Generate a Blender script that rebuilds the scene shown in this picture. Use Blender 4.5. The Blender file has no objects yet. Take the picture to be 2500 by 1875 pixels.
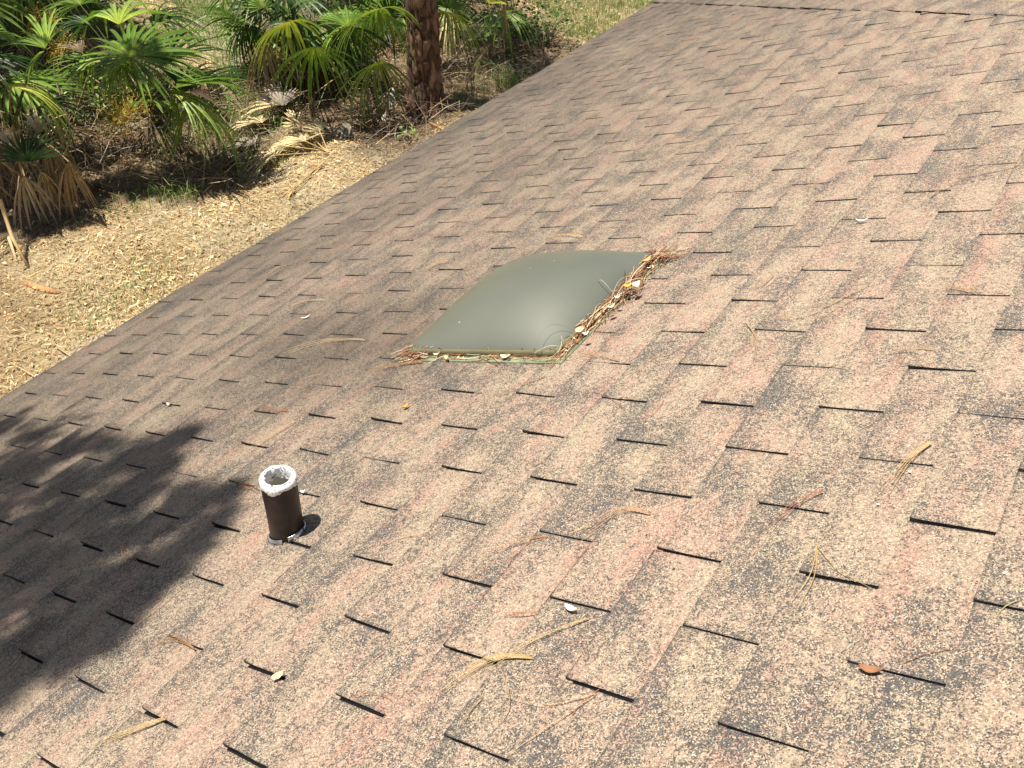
import bpy, math, random
import numpy as np
from mathutils import Vector, Matrix, noise

rnd = random.Random(7)
R = math.radians
sc = bpy.context.scene
col = sc.collection

# ------------------------------------------------------------------ camera
PITCH = R(24)                       # slope of the roof
CX = Vector((0.83593, 0.54834, 0.02329)); CY = Vector((0.37136, -0.53387, -0.75966)); CZ = Vector((-0.40412, 0.64367, -0.64991))
CW = Vector((0.63352, -1.64082, 1.40665)); FPX = 2308.72
cam_d = bpy.data.cameras.new('camera'); cam = bpy.data.objects.new('camera', cam_d); col.objects.link(cam)
cam.matrix_world = Matrix(((CX.x, -CY.x, -CZ.x, CW.x), (CX.y, -CY.y, -CZ.y, CW.y), (CX.z, -CY.z, -CZ.z, CW.z), (0, 0, 0, 1)))
cam_d.sensor_width = 36; cam_d.lens = FPX / 2500 * 36; cam_d.clip_end = 500; cam_d.clip_start = .05
sc.camera = cam

# ------------------------------------------------------------------ sun, sky, exposure
SUN = Vector((-.195, -.145, .97)).normalized()          # towards the sun
w = bpy.data.worlds.new('World'); sc.world = w; w.use_nodes = True
nt = w.node_tree; bg = nt.nodes['Background']; sky = nt.nodes.new('ShaderNodeTexSky'); sky.sky_type = 'NISHITA'; sky.sun_disc = False
sky.sun_elevation = math.asin(SUN.z); sky.sun_rotation = math.atan2(SUN.x, SUN.y); sky.air_density = 1.2; sky.dust_density = 1.5
nt.links.new(sky.outputs[0], bg.inputs[0]); bg.inputs[1].default_value = .039
ld = bpy.data.lights.new('sun', 'SUN'); ld.energy = 4.6; ld.angle = R(.53); ld.color = (1, .93, .81)
lo = bpy.data.objects.new('sun', ld); col.objects.link(lo); lo.rotation_euler = SUN.to_track_quat('Z', 'Y').to_euler(); lo.location = (0, 0, 20)
sc.view_settings.view_transform = 'Standard'; sc.view_settings.look = 'None'; sc.view_settings.gamma = 1; sc.view_settings.exposure = .80
sc.cycles.max_bounces = 6; sc.cycles.diffuse_bounces = 3; sc.cycles.transparent_max_bounces = 8

# ------------------------------------------------------------------ frames of reference
GZ = -3.6                                              # ground level (roof frame origin is on the shingles)
MR = Matrix.Rotation(-PITCH, 4, 'Y')                   # roof frame -> world: X up the slope, Y along the eave, Z out of the roof
MRI = MR.inverted()
def ray(u, v):
    return (CX * ((u - 1250) / FPX) + CY * ((v - 937.5) / FPX) + CZ).normalized()
def rf(u, v, h=0.0):                                   # point of the roof surface (roof frame)
    d = MRI @ ray(u, v); c = MRI @ CW; s = (h - c.z) / d.z; return c + d * s
def gd(u, v, h=0.0):                                   # point over the ground (world)
    d = ray(u, v); return CW + d * ((GZ + h - CW.z) / d.z)
def pixof(p):
    q = Vector(p) - CW; z = q.dot(CZ)
    return 1250 + FPX * q.dot(CX) / z, 937.5 + FPX * q.dot(CY) / z

# ------------------------------------------------------------------ helpers
def mesh_obj(name, V, F, mat=None, parent=None, smooth=False, colors=None, world=None):
    me = bpy.data.meshes.new(name); me.from_pydata([tuple(v) for v in V], [], F); me.update()
    if smooth: me.polygons.foreach_set('use_smooth', [True] * len(me.polygons))
    if colors is not None:                             # one colour per vertex
        a = me.color_attributes.new('col', 'FLOAT_COLOR', 'POINT')
        arr = np.ones((len(V), 4), dtype=np.float32); arr[:, :3] = np.array(colors, dtype=np.float32).reshape(-1, 3); a.data.foreach_set('color', arr.ravel())
    o = bpy.data.objects.new(name, me); col.objects.link(o)
    if mat: me.materials.append(mat)
    if parent: o.parent = parent
    if world is not None: o.matrix_world = world
    return o
def empty(name, loc, label=None, cat=None, group=None):
    o = bpy.data.objects.new(name, None); col.objects.link(o); o.location = loc; o.empty_display_size = .1
    return tag(o, label, cat, group)
def tag(o, label=None, cat=None, group=None, kind=None):
    if label: o['label'] = label
    if cat: o['category'] = cat
    if group: o['group'] = group
    if kind: o['kind'] = kind
    return o
class Buf:                                             # collects faces of ONE part
    def __init__(s): s.V = []; s.F = []; s.C = []
    def quad(s, a, b, c, d, cl=(1, 1, 1)):
        n = len(s.V); s.V += [a, b, c, d]; s.F.append((n, n + 1, n + 2, n + 3)); s.C += [cl] * 4
    def tri(s, a, b, c, cl=(1, 1, 1)):
        n = len(s.V); s.V += [a, b, c]; s.F.append((n, n + 1, n + 2)); s.C += [cl] * 3
    def tube(s, pts, rads, sides=4, cl=(1, 1, 1), cl2=None, cap=False):
        n0 = len(s.V); k = len(pts); pts = [Vector(p) for p in pts]
        for i, p in enumerate(pts):
            t = (pts[min(i + 1, k - 1)] - pts[max(i - 1, 0)])
            if t.length < 1e-9: t = Vector((0, 0, 1))
            t.normalize(); up = Vector((0, 0, 1)) if abs(t.z) < .9 else Vector((1, 0, 0))
            a = t.cross(up).normalized(); b = a.cross(t)
            r = rads[i] if hasattr(rads, '__len__') else rads
            c = cl if cl2 is None else tuple(cl[j] + (cl2[j] - cl[j]) * i / (k - 1) for j in range(3))
            for q in range(sides):
                an = 2 * math.pi * q / sides
                s.V.append(p + a * (r * math.cos(an)) + b * (r * math.sin(an))); s.C.append(c)
        for i in range(k - 1):
            for q in range(sides):
                q2 = (q + 1) % sides
                s.F.append((n0 + i * sides + q, n0 + i * sides + q2, n0 + (i + 1) * sides + q2, n0 + (i + 1) * sides + q))
        if cap: s.F.append(tuple(n0 + q for q in range(sides))); s.F.append(tuple(n0 + (k - 1) * sides + q for q in range(sides)))
    def grid(s, P, cl=None):                           # P[i][j] points
        n0 = len(s.V); a = len(P); b = len(P[0])
        for i in range(a):
            for j in range(b): s.V.append(P[i][j]); s.C.append(cl(i, j) if callable(cl) else (cl or (1, 1, 1)))
        for i in range(a - 1):
            for j in range(b - 1): s.F.append((n0 + i * b + j, n0 + (i + 1) * b + j, n0 + (i + 1) * b + j + 1, n0 + i * b + j + 1))
    def build(s, name, mat, parent=None, smooth=False, world=None): return mesh_obj(name, s.V, s.F, mat, parent, smooth, s.C, world)

def new_mat(name):
    m = bpy.data.materials.new(name); m.use_nodes = True; t = m.node_tree; return m, t, t.nodes['Principled BSDF']
def N(t, typ, **kw):
    n = t.nodes.new(typ)
    for k, v in kw.items():
        if k[0] == '_': n.inputs[int(k[1:]) if k[1:].isdigit() else k[1:]].default_value = v
        else: setattr(n, k, v)
    return n
def L(t, a, b): t.links.new(a, b)
def mixc(t, fac, a, b, mode='MIX'):
    n = t.nodes.new('ShaderNodeMix'); n.data_type = 'RGBA'; n.blend_type = mode
    for s_, v in ((n.inputs[0], fac), (n.inputs[6], a), (n.inputs[7], b)):
        if isinstance(v, bpy.types.NodeSocket): t.links.new(v, s_)
        elif isinstance(v, (int, float)): s_.default_value = v
        else: s_.default_value = (*v, 1)
    return n.outputs[2]
def mth(t, op, a, b=0.0, c=0.0, clamp=False):
    n = t.nodes.new('ShaderNodeMath'); n.operation = op; n.use_clamp = clamp
    for i, v in enumerate((a, b, c)):
        if isinstance(v, bpy.types.NodeSocket): t.links.new(v, n.inputs[i])
        else: n.inputs[i].default_value = v
    return n.outputs[0]
def ramp(t, fac, stops):
    n = t.nodes.new('ShaderNodeValToRGB'); e = n.color_ramp.elements
    while len(e) < len(stops): e.new(.5)
    for i, (p, c) in enumerate(stops): e[i].position = p; e[i].color = (*c, 1) if len(c) == 3 else c
    t.links.new(fac, n.inputs[0]); return n.outputs[0]
def mapping(t, vec, scale): 
    n = N(t, 'ShaderNodeMapping'); n.inputs['Scale'].default_value = scale; L(t, vec, n.inputs[0]); return n.outputs[0]

# ------------------------------------------------------------------ materials
def attr_mat(name, rough=.7, spec=.3, trans=0.0, nscale=40, namt=.25, bump=0.0):
    m, t, b = new_mat(name); a = N(t, 'ShaderNodeAttribute', attribute_name='col'); g = N(t, 'ShaderNodeNewGeometry')
    nz = N(t, 'ShaderNodeTexNoise', _Scale=nscale, _Detail=4.0); L(t, g.outputs['Position'], nz.inputs['Vector'])
    f = mth(t, 'MULTIPLY_ADD', nz.outputs[0], 2 * namt, 1 - namt)
    c = N(t, 'ShaderNodeVectorMath', operation='SCALE'); L(t, a.outputs['Color'], c.inputs[0]); L(t, f, c.inputs[3])
    L(t, c.outputs[0], b.inputs['Base Color']); b.inputs['Roughness'].default_value = rough; b.inputs['Specular IOR Level'].default_value = spec
    if bump:
        bp = N(t, 'ShaderNodeBump', _Strength=.8, _Distance=bump); L(t, nz.outputs[0], bp.inputs['Height']); L(t, bp.outputs[0], b.inputs['Normal'])
    if trans:
        tr = N(t, 'ShaderNodeBsdfTranslucent'); tc = mixc(t, 1.0, c.outputs[0], (1.0, 1.15, .5), 'MULTIPLY'); L(t, tc, tr.inputs[0])
        mx = N(t, 'ShaderNodeMixShader', _0=trans); L(t, b.outputs[0], mx.inputs[1]); L(t, tr.outputs[0], mx.inputs[2])
        L(t, mx.outputs[0], t.nodes['Material Output'].inputs[0])
    return m
M_leaf = attr_mat('palm_leaf', .42, .42, .25, 12, .2)
M_dead = attr_mat('dead_leaf', .7, .25, .06, 25, .3)
M_straw = attr_mat('needle', .55, .35, .08, 60, .25)
M_litter = attr_mat('litter', .8, .2, 0, 30, .35)
M_wood = attr_mat('wood', .85, .2, 0, 60, .4, .004)
M_grass = attr_mat('grass', .55, .35, .25, 10, .25)

def shingle_mat():
    m, t, b = new_mat('asphalt_shingle')
    tc = N(t, 'ShaderNodeTexCoord'); P = tc.outputs['Object']; at = N(t, 'ShaderNodeAttribute', attribute_name='col')
    sep = N(t, 'ShaderNodeSeparateColor'); L(t, at.outputs['Color'], sep.inputs[0]); rv, ev, tv = sep.outputs[0], sep.outputs[1], sep.outputs[2]
    # granule blends are dropped in streaks that run along the course, different on every tab
    off = mth(t, 'MULTIPLY', rv, .10)
    s1 = N(t, 'ShaderNodeTexNoise', noise_dimensions='4D', _Scale=1.0, _Detail=3.0, _Roughness=.6); L(t, mapping(t, P, (21, 4.4, 4)), s1.inputs['Vector']); L(t, off, s1.inputs['W'])
    s2 = N(t, 'ShaderNodeTexNoise', noise_dimensions='4D', _Scale=1.0, _Detail=3.0, _Roughness=.6); L(t, mapping(t, P, (11, 6.0, 4)), s2.inputs['Vector']); L(t, mth(t, 'MULTIPLY_ADD', rv, .10, 17.0), s2.inputs['W'])
    hue = ramp(t, mth(t, 'MULTIPLY_ADD', tv, .08, mth(t, 'SUBTRACT', s1.outputs[0], .035)), [(.34, (.47, .38, .26)), (.46, (.465, .345, .25)), (.56, (.475, .31, .235)), (.70, (.50, .245, .19))])
    # broad tone: grime below the skylight, darker colour towards the eave
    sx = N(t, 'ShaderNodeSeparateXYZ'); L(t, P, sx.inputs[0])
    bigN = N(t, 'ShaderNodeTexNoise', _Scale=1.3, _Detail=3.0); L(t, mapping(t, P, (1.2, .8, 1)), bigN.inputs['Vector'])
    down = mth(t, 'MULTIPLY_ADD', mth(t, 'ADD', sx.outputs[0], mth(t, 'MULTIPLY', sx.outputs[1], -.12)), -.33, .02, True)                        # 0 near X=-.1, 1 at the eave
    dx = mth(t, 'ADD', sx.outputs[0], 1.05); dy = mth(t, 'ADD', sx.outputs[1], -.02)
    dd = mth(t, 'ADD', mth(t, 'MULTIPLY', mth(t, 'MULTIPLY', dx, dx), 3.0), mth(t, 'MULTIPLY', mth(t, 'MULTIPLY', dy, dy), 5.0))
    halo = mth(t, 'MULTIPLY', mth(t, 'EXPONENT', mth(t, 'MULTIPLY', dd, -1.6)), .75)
    grime_and_down = mth(t, 'MULTIPLY', mth(t, 'ADD', down, halo), mth(t, 'MULTIPLY_ADD', bigN.outputs[0], 1.6, .15), 0, True)
    # coverage: where pale granules have been shed, dark asphalt granules show
    s3 = N(t, 'ShaderNodeTexNoise', _Scale=95.0, _Detail=3.0, _Roughness=.65); L(t, P, s3.inputs['Vector'])
    clump = mth(t, 'MULTIPLY_ADD', mth(t, 'SUBTRACT', s3.outputs[0], .5), 2.3, .5)
    cov = mth(t, 'MULTIPLY_ADD', mth(t, 'SUBTRACT', s2.outputs[0], .5), 1.3, .615)
    cov = mth(t, 'MULTIPLY_ADD', ev, -.22, cov)                                           # worn, dark tab edges
    cov = mth(t, 'MULTIPLY_ADD', mth(t, 'SUBTRACT', tv, .5), .10, cov)
    cov = mth(t, 'MAXIMUM', mth(t, 'MINIMUM', cov, .76), .27)
    v1 = N(t, 'ShaderNodeTexVoronoi', _Scale=520.0, _Randomness=1.0); L(t, P, v1.inputs['Vector'])
    vs = N(t, 'ShaderNodeSeparateColor'); L(t, v1.outputs['Color'], vs.inputs[0])
    v2 = N(t, 'ShaderNodeTexVoronoi', _Scale=300.0, _Randomness=1.0); L(t, P, v2.inputs['Vector'])
    vs2 = N(t, 'ShaderNodeSeparateColor'); L(t, v2.outputs['Color'], vs2.inputs[0])
    key = mth(t, 'ADD', mth(t, 'MULTIPLY', vs.outputs[0], .52), mth(t, 'MULTIPLY', clump, .48))
    lit = mth(t, 'MULTIPLY_ADD', mth(t, 'SUBTRACT', cov, key), 9.0, .5, True)
    dark = mixc(t, vs.outputs[1], mixc(t, mth(t, 'MULTIPLY_ADD', s2.outputs[0], -5.0, 2.6, True), (.050, .043, .038), (.040, .043, .051)), (.15, .132, .115))
    pale = mixc(t, mth(t, 'MULTIPLY', vs.outputs[1], .55), hue, (.54, .44, .31))
    pale = mixc(t, mth(t, 'MULTIPLY', vs2.outputs[2], .75), pale, (.17, .125, .095))
    c = mixc(t, lit, dark, pale)
    spark = mth(t, 'MULTIPLY', mth(t, 'GREATER_THAN', vs.outputs[2], .90), mth(t, 'GREATER_THAN', vs2.outputs[0], .25))
    c = mixc(t, mth(t, 'MULTIPLY', spark, mth(t, 'SUBTRACT', .9, mth(t, 'MULTIPLY', ev, .5))), c, (.62, .53, .41))
    c = mixc(t, mth(t, 'MULTIPLY', grime_and_down, .95), c, mixc(t, 1.0, c, (.36, .37, .37), 'MULTIPLY'))
    c = mixc(t, mth(t, 'MULTIPLY', mth(t, 'SUBTRACT', ev, 1.0), 2.2, 0, True), c, (.012, .012, .012))
    L(t, c, b.inputs['Base Color']); b.inputs['Roughness'].default_value = .62; b.inputs['Specular IOR Level'].default_value = .55
    hgt = mth(t, 'ADD', mth(t, 'MULTIPLY', v1.outputs['Distance'], -1.0), mth(t, 'MULTIPLY', lit, .5))
    bp = N(t, 'ShaderNodeBump', _Strength=.9, _Distance=.0016); L(t, hgt, bp.inputs['Height']); L(t, bp.outputs[0], b.inputs['Normal'])
    return m
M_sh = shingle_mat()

def simple(name, c, rough=.6, spec=.4, nscale=20, namt=.15, metal=0, c2=None):
    m, t, b = new_mat(name); tc = N(t, 'ShaderNodeTexCoord'); nz = N(t, 'ShaderNodeTexNoise', _Scale=nscale, _Detail=5.0); L(t, tc.outputs['Object'], nz.inputs['Vector'])
    c2 = c2 or tuple(x * (1 - 2 * namt) for x in c)
    cc = ramp(t, nz.outputs[0], [(.35, c), (.65, c2)]); L(t, cc, b.inputs['Base Color'])
    b.inputs['Roughness'].default_value = rough; b.inputs['Specular IOR Level'].default_value = spec; b.inputs['Metallic'].default_value = metal
    return m
M_dark = simple('asphalt_slot_shade', (.009, .009, .010), .9, .2, 200, .3)
M_wall = simple('wall_paint', (.55, .48, .38)); M_trim = simple('trim_paint', (.32, .24, .17), .5)
M_pipe = simple('pipe_paint', (.018, .011, .009), .45, .4, 35, .3, c2=(.036, .022, .018))
M_flash = simple('flashing_metal', (.62, .65, .70), .28, .5, 60, .2, .85)
M_lead = simple('rim_paint', (.84, .83, .82), .5, .5, 190, .2, c2=(.80, .79, .78))
for nd0 in M_lead.node_tree.nodes:                     # white paint chipped back to the dark pipe
    if nd0.type == 'VALTORGB':
        nd0.color_ramp.elements[0].position = .37; nd0.color_ramp.elements[0].color = (.03, .02, .018, 1); nd0.color_ramp.elements[1].position = .43; nd0.color_ramp.elements[1].color = (.84, .83, .82, 1)
M_pin = simple('pipe_inside', (.50, .46, .34), .7, .3, 30, .3, c2=(.55, .54, .48))

def dome_mat():
    m, t, b = new_mat('smoked_acrylic'); tc = N(t, 'ShaderNodeTexCoord'); P = tc.outputs['Object']
    n1 = N(t, 'ShaderNodeTexNoise', _Scale=4.0, _Detail=4.0); L(t, P, n1.inputs['Vector'])
    n2 = N(t, 'ShaderNodeTexNoise', _Scale=900.0, _Detail=2.0); L(t, P, n2.inputs['Vector'])
    v = N(t, 'ShaderNodeTexVoronoi', _Scale=38.0, _Randomness=1.0); L(t, P, v.inputs['Vector'])
    vs = N(t, 'ShaderNodeSeparateColor'); L(t, v.outputs['Color'], vs.inputs[0])
    spot = mth(t, 'MULTIPLY', mth(t, 'LESS_THAN', v.outputs['Distance'], .07), mth(t, 'GREATER_THAN', vs.outputs[0], .93))
    c = ramp(t, n1.outputs[0], [(.35, (.092, .101, .070)), (.65, (.112, .12, .088))])
    c = mixc(t, mth(t, 'MULTIPLY', n2.outputs[0], .22), c, (.14, .14, .115)); c = mixc(t, spot, c, (.7, .7, .6))
    L(t, c, b.inputs['Base Color']); L(t, mth(t, 'MULTIPLY_ADD', n1.outputs[0], .08, .46), b.inputs['Roughness'])
    b.inputs['Coat Weight'].default_value = 1.0; b.inputs['Coat Roughness'].default_value = .41; b.inputs['Specular IOR Level'].default_value = 1.0; b.inputs['Coat IOR'].default_value = 1.7; b.inputs['Subsurface Weight'].default_value = .0
    bp = N(t, 'ShaderNodeBump', _Strength=.12, _Distance=.001); L(t, n2.outputs[0], bp.inputs['Height']); L(t, bp.outputs[0], b.inputs['Normal'])
    return m
M_dome = dome_mat(); M_flange = simple('acrylic_flange', (.27, .31, .20), .4, .5, 30, .1, c2=(.20, .22, .14))
M_rim = simple('dome_rim', (.19, .18, .10), .3, .5, 20, .1)

# ------------------------------------------------------------------ ground
def ground_mat():
    m, t, b = new_mat('soil'); g = N(t, 'ShaderNodeNewGeometry'); P = g.outputs['Position']
    n1 = N(t, 'ShaderNodeTexNoise', _Scale=.9, _Detail=6.0); L(t, P, n1.inputs['Vector'])
    n2 = N(t, 'ShaderNodeTexNoise', _Scale=28.0, _Detail=6.0, _Roughness=.7); L(t, P, n2.inputs['Vector'])
    n3 = N(t, 'ShaderNodeTexNoise', _Scale=130.0, _Detail=3.0, _Roughness=.7); L(t, P, n3.inputs['Vector'])
    c = ramp(t, n1.outputs[0], [(.38, (.28, .20, .10)), (.5, (.42, .33, .18)), (.62, (.42, .36, .24))])
    at = N(t, 'ShaderNodeAttribute', attribute_name='col'); sp = N(t, 'ShaderNodeSeparateColor'); L(t, at.outputs['Color'], sp.inputs[0])
    c = mixc(t, sp.outputs[0], c, ramp(t, n1.outputs[0], [(.42, (.24, .25, .12)), (.58, (.38, .34, .24))]))                                        # bare grey sand
    c = mixc(t, sp.outputs[1], c, (.055, .038, .026))                                     # dark leaf mould, with thicket shade put into its colour
    c = mixc(t, ramp(t, n2.outputs[0], [(.4, (.75,) * 3), (.6, (0, 0, 0))]), c, (.12, .08, .05))
    c = mixc(t, ramp(t, n3.outputs[0], [(.5, (0, 0, 0)), (.62, (.5,) * 3)]), c, (.55, .44, .29))
    L(t, c, b.inputs['Base Color']); b.inputs['Roughness'].default_value = .95; b.inputs['Specular IOR Level'].default_value = .15
    bp = N(t, 'ShaderNodeBump', _Strength=1.0, _Distance=.02); L(t, n2.outputs[0], bp.inputs['Height']); L(t, bp.outputs[0], b.inputs['Normal'])
    return m
def inpoly(x, y, poly):
    c = False; j = len(poly) - 1
    for i in range(len(poly)):
        xi, yi = poly[i]; xj, yj = poly[j]
        if (yi > y) != (yj > y) and x < (xj - xi) * (y - yi) / (yj - yi) + xi: c = not c
        j = i
    return c
GW = lambda pts: [tuple(gd(*q)[:2]) for q in pts]
# patches of ground, outlined in metres on the ground plane
SAND = [(-13.6, 6.6), (-9.1, 3.9), (-7.9, 4.5), (-8.0, 6.6), (-9.3, 7.2), (-9.8, 9.6), (-14, 12)]
SAND = GW([(360, -60), (420, 60), (520, 140), (560, 260), (640, 240), (600, 120), (620, -60)])
MOULD_SHADE = GW([(-400, 500), (-100, 560), (40, 610), (150, 560), (250, 520), (380, 470), (480, 500), (640, 445), (660, 330), (800, 300), (920, 400), (1010, 400), (1160, 240), (1440, 130), (1300, 60), (1180, -60), (680, -120), (640, 60), (560, 260), (300, 40), (-300, -100)])  # leaf mould under the palmettos, widened to darken their shaded ground
GREEN = GW([(1290, -80), (1330, 60), (1430, 120), (1560, 40), (1640, -80)])
def gz(x, y): return GZ + .05 * noise.noise(Vector((x * .5, y * .5, 3))) + .025 * noise.noise(Vector((x * 2.2, y * 2.2, 1)))
gb = Buf(); gx = [-60, -45, -32, -24] + [-18 + .35 * i for i in range(52)] + [2, 8, 16, 30, 60]; gy = [-60, -40, -24, -12, -6] + [-3 + .35 * i for i in range(58)] + [20, 26, 40, 60, 90]
def gcol(x, y):
    wx, wy = x + .35 * noise.noise(Vector((x, y, 7))), y + .35 * noise.noise(Vector((x, y, 9)))
    return (float(inpoly(wx, wy, SAND)), .75 * float(inpoly(wx, wy, MOULD_SHADE)), 0)
gb.grid([[(x, y, gz(x, y)) for y in gy] for x in gx], lambda i, j: gcol(gx[i], gy[j]))
gb.F = [tuple(reversed(f)) for f in gb.F]
tag(gb.build('ground', ground_mat(), smooth=True), kind='structure')

# ------------------------------------------------------------------ house
HX0, HY0, HS = -2.63, 5.24, -.885                      # lower edge line of the hip caps: Y = HY0 + HS * (X - HX0)
def hipY(X): return HY0 + HS * (X - HX0)
EAVE, RIDGE, YMIN = -2.75, 3.35, -4.3
house = empty('house', (0, 0, GZ), 'low house with pink and tan asphalt shingle roof and a plastic skylight dome', 'house')
HB = MR.copy()
def hpart(o, world=MR): o.parent = house; o.matrix_parent_inverse = house.matrix_basis.inverted(); o.matrix_world = world; return o
house_inv = Matrix.Translation((0, 0, -GZ))
def under(o, par, world=MR):                           # keep world placement under a parent
    o.parent = par; o.matrix_parent_inverse = Matrix.Identity(4)
    pw = {house: Matrix.Translation((0, 0, GZ))}.get(par)
    o.matrix_basis = (pw.inverted() if pw else Matrix.Identity(4)) @ (world if pw else Matrix.Identity(4))
    return o
E_, W_ = .127, .1524
sb = Buf()
pc = rf(1735, 434)                                     # one curled tab in the far field
nC = int((RIDGE - EAVE) / E_) + 1
def sag(X, Y): return .006 * noise.noise(Vector((X * 1.1, Y * 1.1, 5))) - .01 * max(0, -2.2 - X) ** 1.5
for m in range(-22, nC - 21):
    x0 = (m - .5) * E_; x1 = x0 + E_ + .012
    ymax = hipY(x0) + .12
    par = (m + 1) % 2                                  # slots stand at Y = -j*W with j + m odd
    j0 = int(-ymax / W_) - 3
    j = j0 + ((j0 + par) % 2)
    while -j * W_ > YMIN:
        ya = -j * W_; yb = ya - 2 * W_                 # the tab between two slots
        lift = .0034 * rnd.random() ** 5 + .0008 * rnd.random(); tv = rnd.random(); rvv = rnd.random() * 7
        g1 = .0017 + .0021 * rnd.random(); g2 = .0017 + .0021 * rnd.random(); tp1, tp2 = [.0022 * rnd.uniform(-1, 1) for _ in '12']
        jog = .0022 * rnd.uniform(-1, 1); sk = .002 * rnd.uniform(-1, 1)
        if x0 < pc.x + .02 < x1 and yb > pc.y > ya: lift = .042
        if yb < ymax:
            nx, ny = 5, 11; eb = rnd.uniform(.7, 1.3)
            cut = rnd.random() < .10
            P = []
            for i in range(nx):
                a = (0, .035, .3, .65, 1)[i]; row = []
                for k in range(ny):
                    q = (0, .015, .08, .2, .35, .5, .65, .8, .92, .985, 1)[k]
                    Y = (ya - g1) + ((yb + g2) - (ya - g1)) * q
                    Y += sk * (1 - a) + .0012 * noise.noise(Vector((a * 5 + m, j * 1.3, q * 3))) + (a - .5) * (tp1 * (1 - q) + tp2 * q)
                    X = x0 + (x1 - x0) * a + (jog + .0012 * noise.noise(Vector((Y * 25, m * 3.1, 0))) if i == 0 else 0)
                    Y = min(Y, hipY(X) + .12)
                    z = .0064 - .0054 * a + (1 - a) ** 2 * lift * (.4 + .6 * abs(2 * q - 1)) + sag(X, Y)
                    z += .0007 * noise.noise(Vector((X * 14, Y * 14, m)))
                    row.append((X, Y, z))
                P.append(row)
            def cc(i, k): 
                e = (eb if i == 0 else .45 if i == 1 else 0) + (.95 if k in (0, ny - 1) else .25 if k in (1, ny - 2) else 0)
                return (rvv, min(1.45, e), tv)
            if P[0][0][1] > P[0][-1][1] + .01:
                sb.grid(P, cc)
                # thickness: butt and both sides of the tab
                for edge, ed in (([P[i][0] for i in range(nx - 1, -1, -1)], 2), (P[0], 1), ([P[i][-1] for i in range(nx)], 2)):
                    n0 = len(sb.V)                     # cut sides of a tab are bare asphalt
                    for p in edge:
                        sb.V.append(p); sb.C.append((rvv, ed, tv)); sb.V.append((p[0], p[1], sag(p[0], p[1]) - .001)); sb.C.append((rvv, ed, tv))
                    for q in range(len(edge) - 1): sb.F.append((n0 + 2 * q, n0 + 2 * q + 2, n0 + 2 * q + 3, n0 + 2 * q + 1))
        j += 2
sb.F = [tuple(reversed(f)) if len(f) == 4 and sb.V[f[0]][2] > 0 and False else f for f in sb.F]
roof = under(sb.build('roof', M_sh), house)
roof['label'] = 'three-tab asphalt shingles in blended pink, tan and charcoal granules'
# bottom of the slots: the course below, blackened to stand in for slot shadow
ub = Buf(); n_ = 60
ub.grid([[(EAVE + (RIDGE - EAVE) * i / n_, YMIN + (hipY(EAVE + (RIDGE - EAVE) * i / n_) + .1 - YMIN) * k / n_, 0) for k in range(n_ + 1)] for i in range(n_ + 1)])
ub.V = [(x, y, sag(x, y) - .0006) for x, y, z in ub.V]
under(ub.build('roof_underlay', M_dark, smooth=True), house)
# ridge / hip caps and the far slope
hb = Buf(); H3 = lambda X, d, z=0: Vector((X, hipY(X) + d, z))
hd = Vector((1, HS, 0)).normalized(); hn = Vector((-HS, 1, 0)).normalized()     # along and away from the hip, in the roof plane
wd = .146; L_ = .27; s0 = (Vector((EAVE, hipY(EAVE), 0)))
nW = MRI.to_3x3() @ Vector((0, .4, .912)).normalized()                           # normal of the far slope in roof frame
dn = nW.cross(hd).normalized(); dn = dn if dn.dot(hn) > 0 else -dn
k = 0; s = -.15
while s < 8.4:
    jt = rnd.uniform(-.007, .007); jz = rnd.uniform(0, .004); tv = rnd.random(); rvv = rnd.random() * 7; P = []
    for i in range(5):
        a = i / 4; row = []; c0 = s0 + hd * (s + (L_ + .05) * a)
        base = .014 + jz - .007 * a
        for q in range(15):
            u = q / 14
            if u < .5: p = c0 + hn * (wd * u * 2 + jt * (1 - 2 * u) * 1.0 + .0035 * noise.noise(Vector((s * 3 + a * 3, u, k))) * (1 if u == 0 else 0)); p = p + Vector((0, 0, base + .004 * u))
            else: p = c0 + hn * wd + dn * (wd * (u - .5) * 2) + Vector((0, 0, base + .002)) + nW * .001
            if u == 0: p.z = base - .004
            row.append(tuple(p))
        P.append(row)
    hb.grid(P, lambda i, q: (rvv, .8 if i == 0 or q == 0 else .1, tv))
    n0 = len(hb.V)
    for q in range(15):
        p = P[0][q]; hb.V.append(p); hb.V.append((p[0], p[1], p[2] - .010)); hb.C += [(rvv, 1, tv)] * 2
    for q in range(14): hb.F.append((n0 + 2 * q, n0 + 2 * q + 2, n0 + 2 * q + 3, n0 + 2 * q + 1))
    s += L_ ; k += 1
under(hb.build('hip_cap', M_sh), house)['label'] = 'row of folded cap shingles along the hip'
fb = Buf(); A = s0 + hn * wd; B = A + hd * 8.3
X1, X2 = A, B
fl = [A, B, B + dn * 7, A + dn * .05]
Aw, Bw = MR @ A, MR @ B
t_ = (Aw.z - 0) 
fb.quad(tuple(Aw), (Bw.x + 0, Bw.y, Bw.z), (Bw.x + 6.5, Aw.y + .1, Aw.z), (Aw.x + .1, Aw.y + .1, Aw.z - .02), (1, .1, .5))
under(fb.build('hip_end_roof', M_sh), house, Matrix.Identity(4))
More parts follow.
